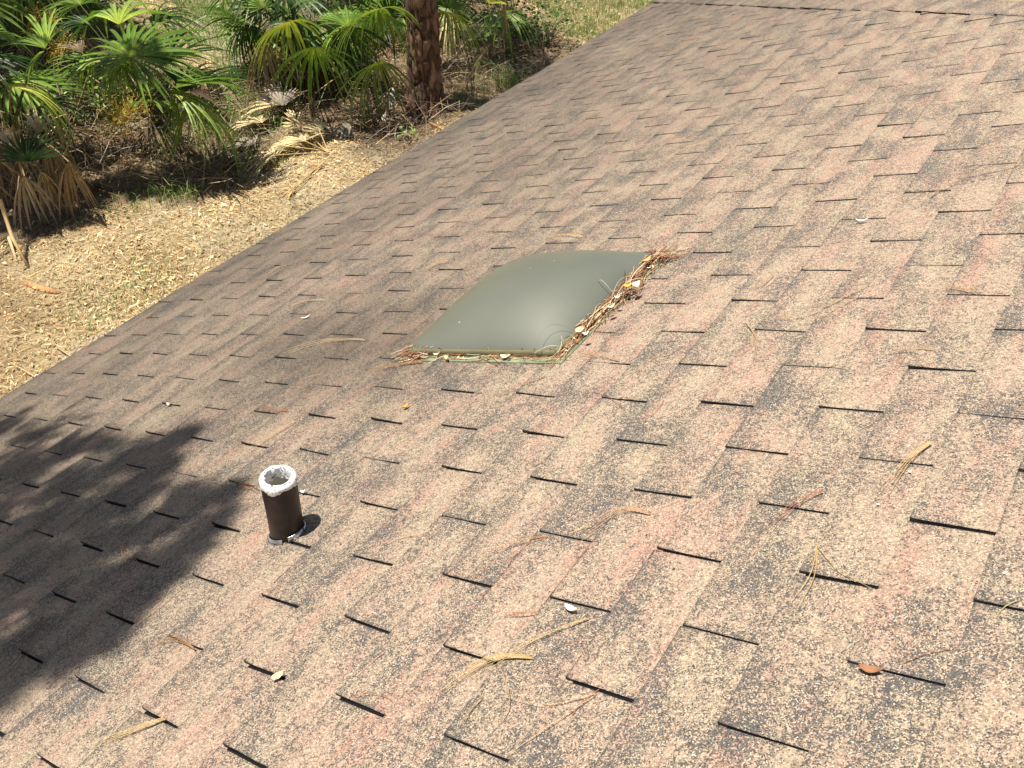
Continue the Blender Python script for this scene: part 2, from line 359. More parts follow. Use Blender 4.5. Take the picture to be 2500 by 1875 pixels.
# fascia, drip edge, soffit and wall under the eave
def box(b, lo, hi, cl=(1, 1, 1)):
    x0, y0, z0 = lo; x1, y1, z1 = hi; v = [(x0, y0, z0), (x1, y0, z0), (x1, y1, z0), (x0, y1, z0), (x0, y0, z1), (x1, y0, z1), (x1, y1, z1), (x0, y1, z1)]
    n = len(b.V); b.V += v; b.C += [cl] * 8; b.F += [(n, n + 3, n + 2, n + 1), (n + 4, n + 5, n + 6, n + 7), (n, n + 1, n + 5, n + 4), (n + 1, n + 2, n + 6, n + 5), (n + 2, n + 3, n + 7, n + 6), (n + 3, n, n + 4, n + 7)]
ew = MR @ Vector((EAVE, 0, 0)); ID = Matrix.Identity(4); ye = Aw.y - .05
b_ = Buf(); box(b_, (ew.x + .012, YMIN, ew.z - .19), (ew.x + .035, ye, ew.z - .012)); under(b_.build('fascia', M_trim), house, ID)
b_ = Buf(); box(b_, (ew.x + .003, YMIN, ew.z - .05), (ew.x + .010, ye, ew.z - .006)); under(b_.build('drip_edge', M_trim), house, ID)
b_ = Buf(); box(b_, (ew.x + .036, YMIN, ew.z - .20), (ew.x + .60, ye - .02, ew.z - .185)); under(b_.build('soffit', M_trim), house, ID)
b_ = Buf(); box(b_, (ew.x + .50, YMIN, GZ - .1), (ew.x + .65, ye - .5, ew.z - .21)); box(b_, (ew.x + .66, ye - .65, GZ - .1), (ew.x + 6.4, ye - .5, ew.z - .21)); under(b_.build('wall', M_wall), house, ID)
# the other side of the house, out of sight
b_ = Buf(); rt = MR @ Vector((RIDGE, 0, 0)); b_.quad((rt.x, YMIN, rt.z - .004), (rt.x + 3.3, YMIN, rt.z - 2.4), (rt.x + 3.3, 0, rt.z - 2.4), (rt.x, 0, rt.z - .004), (1, .1, .5))
under(b_.build('rear_roof', M_sh), house, ID)

# ------------------------------------------------------------------ skylight (part of the house)
SX0, SX1, SY0, SY1 = -.842, -.295, .018, .592
fb = Buf(); P = []
def flz(i, j): return .0115
gxs = [SX0 - .012, SX0 + .01, SX1 - .01, SX1 + .030]; gys = [SY0 - .030, SY0 + .02, SY1 - .02, SY1 + .03]
for i in range(25):
    row = []
    for j in range(25):
        X = gxs[0] + (gxs[3] - gxs[0]) * i / 24; Y = gys[0] + (gys[3] - gys[0]) * j / 24
        row.append((X, Y, .0098 + .0012 * noise.noise(Vector((X * 9, Y * 9, 2)))))
    P.append(row)
fb.grid(P)
n0 = len(fb.V); ring = [P[i][0] for i in range(25)] + [P[24][j] for j in range(1, 25)] + [P[i][24] for i in range(23, -1, -1)] + [P[0][j] for j in range(23, -1, -1)]
for p in ring: fb.V.append(p); fb.V.append((p[0], p[1], p[2] - .009)); fb.C += [(1, 1, 1)] * 2
for q in range(len(ring) - 1): fb.F.append((n0 + 2 * q, n0 + 2 * q + 1, n0 + 2 * q + 3, n0 + 2 * q + 2))
sky_o = under(fb.build('skylight', M_flange, smooth=False), house); sky_o['label'] = 'domed smoky green plastic skylight with a pale green flange'
db = Buf(); P = []; nd = 56
def se(t): return math.copysign(1 - (1 - abs(t)) ** 1.25, t)
for i in range(nd + 1):
    row = []
    for j in range(nd + 1):
        u = se(2 * i / nd - 1); v = se(2 * j / nd - 1)
        X = (SX0 + SX1) / 2 + u * (SX1 - SX0) / 2; Y = (SY0 + SY1) / 2 + v * (SY1 - SY0) / 2
        h = (1 - abs(u) ** 2.6) * (1 - abs(v) ** 2.6)
        row.append((X, Y, .0282 + .090 * max(h, 0) ** .85))
    P.append(row)
db.grid(P); dome = under(db.build('dome', M_dome, smooth=True), sky_o)
rb = Buf(); pr = [(0, 0), (.004, -.003), (.005, -.010), (.003, -.0195)]
cor = [(SX0, SY0), (SX1, SY0), (SX1, SY1), (SX0, SY1)]
loop = []
for c in range(4):
    cx, cy = cor[c]; sx_, sy_ = (1 if c in (0, 3) else -1), (1 if c < 2 else -1); rr = .012
    for q in range(5):
        an = {0: math.pi, 1: 1.5 * math.pi, 2: 0, 3: .5 * math.pi}[c] + q / 4 * math.pi / 2
        loop.append((cx + sx_ * rr + rr * math.cos(an), cy + sy_ * rr + rr * math.sin(an), math.cos(an), math.sin(an)))
loop.append(loop[0])
rb.grid([[(x + nx * o, y + ny * o, .0287 + z) for (o, z) in [(-.012, .0005)] + pr] for x, y, nx, ny in loop])
under(rb.build('rim', M_rim, smooth=True), sky_o)

# ------------------------------------------------------------------ vent pipe (part of the house)
pb_w = MR @ rf(703, 1304); tilt = Matrix.Rotation(R(-2.5), 4, 'X') @ Matrix.Rotation(R(-2.0), 4, 'Y')
PW = Matrix.Translation(pb_w) @ tilt
def lathe(b, prof, seg=48, jag=None, cl=(1, 1, 1)):
    P = []
    for q in range(seg + 1):
        an = 2 * math.pi * (q % seg) / seg; ca, sa = math.cos(an), math.sin(an); P.append([((r + (jag(an, i) if jag else 0)) * ca, (r + (jag(an, i) if jag else 0)) * sa, z + (jag(an, i) * .6 if jag else 0)) for i, (r, z) in enumerate(prof)])
    b.grid(P, cl)
PR = .0378; PH = .172
vb = Buf(); lathe(vb, [(PR + .001, -.03), (PR, .02), (PR - .0004, .08), (PR + .0003, .13), (PR, PH - .004), (PR - .001, PH)]); vent = under(vb.build('vent_pipe', M_pipe, smooth=True), house, PW)
vent['label'] = 'short dark brown plumbing vent pipe with ragged white rim'
ib = Buf(); lathe(ib, [(PR - .001, PH - .006), (PR - .008, PH - .005), (PR - .0080, PH - .02), (PR - .0080, -.02), (.001, -.03)]); under(ib.build('pipe_inside', M_pin, smooth=True), vent)
jb = Buf(); jag = lambda an, i: (.0032 * noise.noise(Vector((math.cos(an) * 2.6, math.sin(an) * 2.6, i * .5))) + .0018 * noise.noise(Vector((math.cos(an) * 8, math.sin(an) * 8, i)))) if i < 7 else 0
def rj(an, i):
    d = .0020 * noise.noise(Vector((math.cos(an) * 2.6, math.sin(an) * 2.6, 0))) + .0012 * noise.noise(Vector((math.cos(an) * 8, math.sin(an) * 8, 4)))
    return d
P = []; seg = 96
for q in range(seg + 1):
    an = 2 * math.pi * (q % seg) / seg; ca, sa = math.cos(an), math.sin(an)
    n1 = noise.noise(Vector((ca * 1.6, sa * 1.6, 3))); n2 = noise.noise(Vector((ca * 5, sa * 5, 8))); n3 = noise.noise(Vector((ca * 3, sa * 3, 12)))
    lip = PH - .012 - .010 * n1 - .006 * n2; inn = PR - .0100 - .004 * n3 - .003 * n2; top = PH + .003 + .0016 * n2
    P.append([((PR + .0012) * ca, (PR + .0012) * sa, lip), ((PR + .0016) * ca, (PR + .0016) * sa, lip + .004), ((PR + .0006 + .0008 * n2) * ca, (PR + .0015 + .0008 * n2) * sa, PH), ((PR - .004) * ca, (PR - .004) * sa, top + .002), ((PR - .008) * ca, (PR - .008) * sa, top + .0015), (inn * ca, inn * sa, top - .002), ((inn + .001) * ca, (inn + .001) * sa, PH - .012 + .008 * n1), ((PR - .0105) * ca, (PR - .0105) * sa, PH - .026 + .01 * n3)])
jb.grid(P); under(jb.build('rim', M_lead, smooth=True), vent)
# split metal collar round the foot, with gaps
kb = Buf()
def arc(b, a0, a1, r, z0, z1, th=.0012, tl=.2):
    n = max(4, int((a1 - a0) / .12)); P = []
    for q in range(n + 1):
        an = a0 + (a1 - a0) * q / n; ca, sa = math.cos(an), math.sin(an); sl = (ca * .4)                     # foot follows the roof slope
        P.append([((r - .001) * ca, (r - .001) * sa, z1 + sl * r), (r * ca, r * sa, z1 + sl * r), ((r + .002) * ca, (r + .002) * sa, (z0 + z1) / 2 + sl * r), ((r + .0035) * ca, (r + .0035) * sa, z0 + sl * r), ((r + .0015) * ca, (r + .0015) * sa, z0 + sl * r)])
    b.grid(P)
arc(kb, R(150), R(300), PR + .0035, .004, .016); arc(kb, R(318), R(372), PR + .0035, .004, .018); arc(kb, R(20), R(140), PR + .003, .003, .014)
under(kb.build('collar', M_flash, smooth=True), vent)
kb = Buf(); arc(kb, R(170), R(275), PR + .008, .002, .007); under(kb.build('flashing', M_flash, smooth=True), vent)

# ------------------------------------------------------------------ pine needles and leaves lying on the roof
NC = {'o': (.46, .26, .12), 'y': (.62, .43, .17), 'r': (.36, .13, .06), 't': (.55, .38, .20), 'd': (.22, .12, .07), 'w': (.70, .60, .45)}
def needles(pts, c, n, spread, label, seed, rad=.0006, grp='dry pine needles fallen on the shingles', lift=.004):
    """pts: the line the sheath-to-tip bundle follows on the roof; needles part towards the tips"""
    r_ = random.Random(seed); b = Buf(); Q = [rf(*q) for q in pts]; k = len(Q)
    root = Q[0].copy()
    def cr(t):                                         # smooth line through the points
        s_ = t * (k - 1); i = min(int(s_), k - 2); f = s_ - i
        p0, p1, p2, p3 = Q[max(i - 1, 0)], Q[i], Q[i + 1], Q[min(i + 2, k - 1)]
        return .5 * ((2 * p1) + (p2 - p0) * f + (2 * p0 - 5 * p1 + 4 * p2 - p3) * f * f + (3 * p1 - p0 - 3 * p2 + p3) * f ** 3)
    Lt = (Q[-1] - Q[0]).length; side = (Q[-1] - Q[0]).cross(Vector((0, 0, 1))).normalized()
    for i in range(n):
        o = (i - (n - 1) / 2) / max(1, (n - 1) / 2) if n > 1 else 0; e = r_.uniform(.78, 1); P = []
        cf = r_.uniform(.8, 1.2); cc = tuple(v * cf for v in NC[c])
        for q in range(13):
            t = q / 12 * e; p = cr(t) + side * (o * spread * Lt * t ** 1.7 + .0006 * o); p.z = .0085 + lift * math.sin(math.pi * min(1, t * 1.15)) * r_.uniform(.8, 1.1) + .0015 * i + sag(p.x, p.y)
            P.append(p - root)
        b.tube(P, [rad * (1.3 if q == 0 else 1 if q < 10 else .6) for q in range(13)], 4, cc, tuple(v * .85 for v in cc))
    b.tube([P[0], P[0] + (P[1] - P[0]) * .35], [rad * 1.6, rad * 1.4], 5, NC['d'])
    o = b.build('pine_needles', M_straw); o.matrix_world = MR @ Matrix.Translation(root)
    return tag(o, label, 'pine needles', grp)
D = 2500 / 2212                                        # photograph pixels per pixel of the enlarged view
def nd_(pts, *a, **k): return needles([(x * D, y * D) for x, y in pts], *a, **k)
NL = [
 ([(362, 1560), (290, 1590), (205, 1617)], 'y', 4, .05, 'bright yellow bundle of pine needles in the lower left of the roof', {}),
 ([(425, 1409), (385, 1388), (335, 1395)], 'o', 4, .10, 'small hooked orange needle bundle just right of the tree shadow, above the yellow bundle', {}),
 ([(398, 1276), (330, 1335), (245, 1393)], 't', 1, 0, 'single long straight needle crossing the edge of the tree shadow', {}),
 ([(262, 1176), (282, 1215), (292, 1265)], 'o', 3, .15, 'orange needle bundle lying inside the tree shadow left of the vent pipe', {}),
 ([(97, 1340), (60, 1420), (5, 1480)], 'd', 3, .12, 'dark forked needles at the left edge deep in the tree shadow', {}),
 ([(512, 1048), (540, 1060), (566, 1080)], 'r', 3, .12, 'red brown needles touching the vent pipe on its left', {}),
 ([(640, 915), (585, 950), (535, 982)], 't', 3, .06, 'tan needles slanting above and left of the vent pipe', {}),
 ([(625, 894), (580, 890), (530, 893)], 'r', 3, .10, 'short reddish needles lying level left of the fallen orange leaf', {}),
 ([(790, 738), (700, 742), (600, 770)], 't', 3, .07, 'long pale needle spray reaching from the skylight corner to the left', {}),
 ([(800, 735), (750, 765), (700, 806)], 'd', 2, .12, 'thin brown needles below the long pale spray near the skylight corner', {}),
 ([(915, 788), (850, 798), (792, 806)], 'o', 4, .07, 'orange needle spray pointing left from under the skylight lower corner', {}),
 ([(970, 567), (945, 575), (912, 590)], 'o', 4, .18, 'tangled orange needles on the shingles left of the skylight crest', {}),
 ([(1262, 518), (1225, 514), (1180, 517)], 'y', 3, .04, 'golden needle bundle just above the top edge of the skylight', {}),
 ([(963, 518), (905, 512), (835, 540)], 'r', 2, .05, 'long reddish needles on the far shingles level with the skylight top', {}),
 ([(1527, 313), (1490, 325), (1447, 342)], 't', 2, .04, 'pale needles on the far shingles directly below the centre of the hip', {}),
 ([(1342, 286), (1325, 302), (1310, 320)], 'o', 2, .05, 'short orange needle pair high on the roof, nearest the hip at centre', {}),
 ([(1100, 325), (1070, 345), (1045, 370)], 'r', 2, .05, 'faint reddish needles near the eave below the pine trunk', {}),
 ([(2205, 362), (2110, 385), (2040, 402)], 't', 2, .05, 'long pale needles on the right edge of the roof below the hip', {}),
 ([(2075, 396), (2030, 420), (1985, 448)], 't', 2, .04, 'pale straight needles just below the longer pair at the right edge', {}),
 ([(1895, 641), (1830, 662), (1770, 700)], 't', 1, 0, 'upper pale needle of the crooked pair right of the skylight', {}),
 ([(1880, 622), (1740, 690), (1612, 700)], 't', 2, .03, 'long pale twig-like needles right of the skylight', {}),
 ([(1612, 701), (1636, 745), (1627, 812)], 'y', 2, .02, 'curved pale needle hanging down from the end of the long pair right of the skylight', {}),
 ([(1672, 603), (1650, 622), (1618, 637)], 'o', 2, .06, 'small hooked needles on the slots right of the skylight top corner', {}),
 ([(2108, 640), (2060, 632), (2000, 632)], 'o', 3, .05, 'orange needles ending on a dark slot at the right side', {}),
 ([(2022, 766), (1965, 765), (1895, 778)], 't', 2, .04, 'pale level needles between two slot rows on the right side', {}),
 ([(2014, 968), (1965, 1010), (1912, 1072)], 'y', 4, .07, 'curved golden needle bundle crossing a slot at the right', {}),
 ([(1780, 1072), (1715, 1108), (1645, 1175)], 'r', 3, .08, 'reddish needle bundle with pale sheath crossing a slot right of centre', {}),
 ([(1767, 1190), (1758, 1260), (1700, 1345)], 'y', 2, .12, 'yellow needle curving down from the tip of the inverted V at the right', {}),
 ([(1768, 1192), (1815, 1245), (1890, 1285)], 'y', 1, 0, 'yellow needle forming the right arm of the inverted V', {}),
 ([(1408, 1119), (1335, 1118), (1225, 1190)], 'o', 4, .10, 'arched orange needle spray below centre, above the white leaf', {}),
 ([(1187, 1167), (1120, 1182), (1020, 1218)], 'o', 2, .06, 'upper orange needles of the sprays left of the arched one', {}),
 ([(1185, 1168), (1120, 1200), (1065, 1283)], 'r', 1, 0, 'single reddish needle curving down left of the arched spray', {}),
 ([(1162, 1333), (1125, 1338), (1085, 1335)], 'r', 2, .06, 'tiny reddish needle pair left of the white leaf', {}),
 ([(1275, 1345), (1150, 1400), (1000, 1490)], 'y', 2, .04, 'longest yellow needles running diagonally below the white leaf', {}),
 ([(1155, 1432), (1060, 1440), (945, 1510)], 'y', 5, .05, 'thick straw coloured bundle crossing the longest diagonal needles', {}),
 ([(1293, 1508), (1190, 1535), (1080, 1510)], 't', 1, 0, 'curved tan needle sagging below the thick straw bundle', {}),
 ([(1290, 1512), (1180, 1590), (1085, 1650)], 't', 1, 0, 'long tan needle running from the dark slot to the bottom edge', {}),
 ([(1080, 1440), (1105, 1540), (1010, 1640)], 't', 1, 0, 'looping tan needle left of the long one at the bottom edge', {}),
 ([(1045, 1520), (1020, 1550), (995, 1590)], 't', 2, .08, 'short forked tan needles under the thick straw bundle', {}),
 ([(1352, 890), (1280, 850), (1220, 905)], 'd', 1, 0, 'faint brown needle in front of the skylight right corner', {}),
 ([(1340, 785), (1300, 778), (1250, 772)], 'o', 3, .10, 'orange needles spreading right of the skylight near corner', {}),
 ([(1180, 820), (1110, 848), (1030, 880)], 'r', 2, .05, 'reddish needles on the shingles in front of the skylight', {}),
 ([(330, 678), (318, 695), (306, 715)], 'o', 3, .20, 'little orange needle tuft near the eave at the left', {}),
 ([(705, 651), (655, 656), (625, 668)], 't', 2, .05, 'pale needles on a slot between the eave and the skylight', {}),
 ([(622, 577), (600, 583), (575, 600)], 't', 2, .05, 'small pale needles near the eave, level with the skylight crest', {}),
]
for i, (pts, c, n, s_, lb, kw) in enumerate(NL): nd_(pts, c, n, s_, lb, 100 + i, **kw)

def leaf(u, v, ln, wd_, az, c, label, z=.009, curl=.004, name='fallen_leaf', grp='small leaves fallen on the roof', tiltx=0, cat='leaf'):
    b = Buf(); P = []
    for i in range(11):
        t = i / 10; hw = wd_ / 2 * math.sin(math.pi * t ** .85) ** .8 if 0 < t < 1 else .0002
        P.append([((t - .5) * ln, s_ * hw, curl * (s_ * s_) * (1 if wd_ else 0) + curl * 1.4 * (2 * t - 1) ** 2 - (.0004 if s_ == 0 else 0)) for s_ in (-1, -.5, 0, .5, 1)])
    b.grid(P, c); o = b.build(name, M_dead, smooth=True); md = o.modifiers.new('t', 'SOLIDIFY'); md.thickness = .0004
    p = rf(u, v, z); p.z = z + sag(p.x, p.y)
    o.matrix_world = MR @ Matrix.Translation(p) @ Matrix.Rotation(R(az), 4, 'Z') @ Matrix.Rotation(R(tiltx), 4, 'X')
    return tag(o, label, cat, grp)
leaf(992, 995, .020, .010, 60, (.70, .36, .08), 'small orange leaf on the shingles in front of the skylight')
leaf(679, 1650, .024, .011, 62, (.82, .70, .38), 'pale yellow pointed leaf beside a slot at the lower left', tiltx=30)
leaf(1397, 1491, .026, .010, -10, (.85, .80, .68), 'white curled leaf in a slot below centre')
leaf(2128, 1641, .030, .012, 5, (.34, .17, .09), 'rusty brown leaf stuck in a slot at the lower right')
leaf(1236, 874, .030, .015, 8, (.88, .80, .52), 'pale cream oval leaf on the near flange of the skylight', z=.014)
leaf(1535, 700, .028, .016, 30, (.78, .42, .08), 'bright orange oval leaf in the needle pile beside the skylight', z=.045)
leaf(1552, 697, .030, .017, 80, (.86, .80, .58), 'cream leaf standing beside the bright orange one in the needle pile', z=.045, tiltx=35)
leaf(1494, 752, .022, .011, 60, (.84, .76, .45), 'cream yellow leaf halfway along the needle pile by the skylight', z=.04)
leaf(1509, 729, .016, .010, 20, (.86, .84, .55), 'small pale greenish leaf in the middle of the needle pile', z=.045)
leaf(1580, 637, .034, .018, 70, (.76, .38, .16), 'curled rust orange leaf at the upper right corner of the skylight', z=.04)
leaf(1432, 818, .016, .012, 40, (.92, .90, .86), 'tiny white leaf at the lower end of the needle pile', z=.036)
leaf(1415, 806, .030, .013, 55, (.82, .66, .42), 'buff folded leaf at the lower end of the needle pile', z=.035, tiltx=50)
leaf(1068, 868, .018, .010, 40, (.86, .76, .48), 'cream leaf chip at the near left corner of the skylight', z=.014)
leaf(1094, 876, .022, .010, -30, (.80, .56, .30), 'tan folded leaf on the near flange left of the cream oval leaf', z=.016, tiltx=30)
leaf(747, 775, .034, .008, 42, (.84, .80, .72), 'whitish twig-like leaf between the eave and the skylight')
leaf(1006, 870, .026, .010, 20, (.20, .13, .08), 'dark brown leaf wedged under the near left corner of the skylight', z=.014)
leaf(2105, 541, .030, .007, 2, (.92, .90, .86), 'white sliver of leaf lying in a slot at the upper right')
leaf(413, 989, .016, .009, -5, (.88, .84, .76), 'small whitish leaf in a slot just above the tree shadow')
leaf(742, 1203, .012, .009, 30, (.86, .84, .80), 'tiny white leaf right of the vent pipe')

# debris raked along the upslope side of the skylight: nobody could count it
b = Buf(); r_ = random.Random(5)
def pile(n, p0, p1, w0, w1, hmax, dirj, ln=(.05, .15)):
    for i in range(n):
        t = r_.random(); c0 = p0.lerp(p1, t); wd2 = w0 + (w1 - w0) * t
        s_ = abs(r_.gauss(0, .45)); c = c0 + Vector((wd2 * s_, 0, 0)) if p0.y != p1.y and abs(p0.x - p1.x) < .1 else c0 + Vector((0, -wd2 * s_, 0))
        dr = (p1 - p0).normalized(); an = r_.gauss(0, dirj); dr = Matrix.Rotation(an, 3, 'Z') @ dr
        l = r_.uniform(*ln); z = .012 + hmax * max(0, 1 - s_) * r_.random(); cv = r_.uniform(-.25, .25); sd = Vector((-dr.y, dr.x, 0)); el = r_.uniform(-.06, .12)
        P = [c + dr * (l * (q / 6 - .5)) + sd * (cv * l * (q / 6 - .5) ** 2 * 2) + Vector((0, 0, z + el * l * (q / 6))) for q in range(7)]
        for p in P:
            if SX0 < p.x < SX1 and SY0 < p.y < SY1: p.z = max(p.z, .034)
        cc = r_.choice(['o', 'r', 'r', 't', 'd', 'd', 'd', 'w', 't']); f = r_.uniform(.6, 1.0)
        b.tube(P, r_.uniform(.0006, .0012), 3, tuple(v * f for v in NC[cc]))
    
pile(170, Vector((SX1 + .004, SY0 - .01, 0)), Vector((SX1 + .002, SY1 - .01, 0)), .026, .026, .020, .22)
pile(60, Vector((SX1 + .010, SY0 + .30, 0)), Vector((SX1 + .010, SY0 + .42, 0)), .03, .03, .024, .5)
pile(45, Vector((SX1 + .012, SY1 - .04, 0)), Vector((SX1 + .03, SY1 + .0, 0)), .04, .05, .022, .9, (.05, .12))
pile(45, Vector((SX0 + .01, SY0 - .004, 0)), Vector((SX1 + .02, SY0 - .006, 0)), .020, .025, .008, .3, (.03, .09))
pile(60, Vector((SX0 - .01, SY0 - .004, 0)), Vector((SX0 + .09, SY0 - .006, 0)), .03, .03, .016, .9, (.03, .08))
for i in range(150):                                   # leaf flakes and dirt among the needles
    t = r_.random(); c = Vector((SX1 + .004 + abs(r_.gauss(0, .016)), SY0 + (SY1 - SY0) * t, .012 + .018 * r_.random())) if r_.random() < .8 else Vector((SX0 + r_.random() * .55, SY0 - .012 - r_.random() * .012, .013))
    a = Vector((r_.uniform(-1, 1), r_.uniform(-1, 1), r_.uniform(-.6, .6))).normalized(); d2 = a.cross(Vector((r_.uniform(-1, 1), r_.uniform(-1, 1), 1.5))).normalized(); s_ = r_.uniform(.003, .009)
    cc = r_.choice([(.5, .3, .15), (.7, .6, .4), (.16, .1, .06), (.16, .1, .06), (.45, .2, .1), (.8, .72, .5)])
    b.quad(c - a * s_, c - d2 * s_ * .5, c + a * s_, c + d2 * s_ * .5, cc)
for (p, q) in [((1533, 748 - 38), (1470, 640)), ((1395, 838), (1310, 905))]: pass
def wisp(pp, cc, rad=.0007, hz=.05):
    Q = [rf(*q_, .03) for q_ in pp]; P = []
    for q in range(15):
        t = q / 14; p = (1 - t) ** 2 * Q[0] + 2 * t * (1 - t) * Q[1] + t * t * Q[2]; p.z = .03 + hz * math.sin(math.pi * t); P.append(p)
    b.tube(P, rad, 4, cc)
wisp([(1302, 893), (1340, 818), (1412, 812)], (.20, .17, .10), .0005, .045); wisp([(1458, 705), (1478, 725), (1502, 722)], (.60, .54, .42), .0007, .045)
wisp([(1490, 745), (1512, 700), (1540, 675)], (.52, .46, .34), .0007, .02); wisp([(1500, 735), (1530, 700), (1590, 680)], (.70, .62, .46), .0008, .02)
wisp([(1305, 862), (1345, 850), (1365, 846)], (.62, .56, .42), .0006, .008)
tag(b.build('needle_litter', M_straw, world=MR), 'strip of matted pine needles and leaf crumbs caught along the skylight flange', 'debris', kind='stuff')
b = Buf()                                              # loose short needle scraps over the shingles
for i in range(130):
    X = r_.uniform(-2.7, 1.6); Y = r_.uniform(-1.8, hipY(X) - .1); an = r_.uniform(.2, 1.5); l = r_.uniform(.02, .09); cv = r_.uniform(-.3, .3)
    if SX0 - .05 < X < SX1 + .05 and SY0 - .1 < Y < SY1 + .05: continue
    d = Vector((math.cos(an), math.sin(an), 0)); sd = Vector((-d.y, d.x, 0))
    P = [Vector((X, Y, .008 + sag(X, Y))) + d * (l * (q / 5 - .5)) + sd * cv * l * (q / 5 - .5) ** 2 * 2 for q in range(6)]
    b.tube(P, .0006, 3, tuple(v * r_.uniform(.6, 1) for v in NC[r_.choice('ortdt')]))
for i in range(260):
    X = r_.uniform(-2.7, 1.6); Y = r_.uniform(-1.8, hipY(X) - .1); c = Vector((X, Y, .0085 + sag(X, Y))); an = r_.uniform(0, 6.28); s_ = r_.uniform(.0015, .004)
    d = Vector((math.cos(an), math.sin(an), .2)); sd = Vector((-d.y, d.x, .1)); v_ = r_.choice([(.75, .68, .52), (.35, .2, .1), (.2, .13, .08), (.8, .78, .7)])
    b.quad(c - d * s_, c - sd * s_ * .6, c + d * s_, c + sd * s_ * .6, v_)
tag(b.build('roof_litter', M_straw, world=MR), 'scattered needle scraps and crumbs over the shingles', 'debris', kind='stuff')

# ------------------------------------------------------------------ palmetto fronds
GREENS = {'g': (.14, .24, .035), 'b': (.25, .37, .075), 'y': (.36, .40, .06), 'k': (.035, .085, .018), 'gl': (.40, .30, .05),
          'd': (.68, .57, .34), 'dt': (.27, .20, .125), 'dg': (.38, .33, .27), 'o': (.60, .43, .22), 'db': (.12, .075, .045)}
def basis(d, up):
    x = d.normalized(); y = up.cross(x)
    if y.length < 1e-3: y = Vector((0, 1, 0)).cross(x)
    y.normalize(); z = x.cross(y); return x, y, z
def fan(b, H, d, up, Rr, spread=115, n=24, colr='g', droop=.25, r_=rnd, join=.34, fold=.0, wmul=1.0):
    """palmate leaf: n pleated segments radiating from the heart H"""
    x, y, z = basis(d, up); S = R(spread); c0 = GREENS[colr]; dead = colr in ('d', 'dt', 'dg', 'o', 'db')
    dth = 2 * S / n
    for i in range(n):
        th = -S + dth * (i + .5) + r_.uniform(-.12, .12) * dth; ln = Rr * (.72 + .28 * math.cos(th * .75)) * r_.uniform(.88, 1.06)
        if dead and r_.random() < .12: ln *= r_.uniform(.4, .8)
        dirv = x * math.cos(th) + y * math.sin(th); side = (-x * math.sin(th) + y * math.cos(th)); wj = join * ln * dth * .5
        wm = max(wj * .98, .0105) * wmul; cf = r_.uniform(.72, 1.28); cl = tuple(v * cf for v in c0); lift = .18 * math.cos(th)
        dr = droop * r_.uniform(.5, 1.5); tw = r_.uniform(-.35, .35) + fold * (1 if i % 2 else -1); tip = r_.uniform(-.10, .10)
        P = []
        for t, hw in ((0, .001), (.17, wj * .5), (join, wj), (.52, wm), (.68, wm * .85), (.82, wm * .58), (.92, wm * .33), (1.0, .0008)):
            c = H + dirv * (ln * t * (1 - .12 * dr * t * t)) + side * (tip * ln * t * t) + z * (ln * (lift * t * (1 - t) - dr * t ** 2.3 * .8)) + Vector((0, 0, -1)) * (dr * ln * .35 * t ** 3)
            s2 = (side * math.cos(tw * t) + z * math.sin(tw * t)) * hw; v = z * (hw * .55)
            P.append([c - s2 + v, c - v * .4, c + s2 + v])
        tipc = tuple(v * .8 + w_ * .2 for v, w_ in zip(cl, (.45, .36, .12))) if not dead else cl
        yl = (cl[0] * 1.5, cl[1] * 1.25, cl[2]) if not dead else tuple(v * .8 for v in cl)
        b.grid(P, lambda i_, j_: (yl if i_ < 2 else tipc if i_ > 6 else cl))
def petiole(b, A, Bp, r0=.011, r1=.006, c=(.16, .24, .06), sagp=.15):
    P = []; mid = (A + Bp) / 2 + Vector((0, 0, (Bp - A).length * sagp))
    for q in range(9): t = q / 8; P.append((1 - t) ** 2 * A + 2 * t * (1 - t) * mid + t * t * Bp)
    b.tube(P, [r0 + (r1 - r0) * q / 8 for q in range(9)], 5, c)

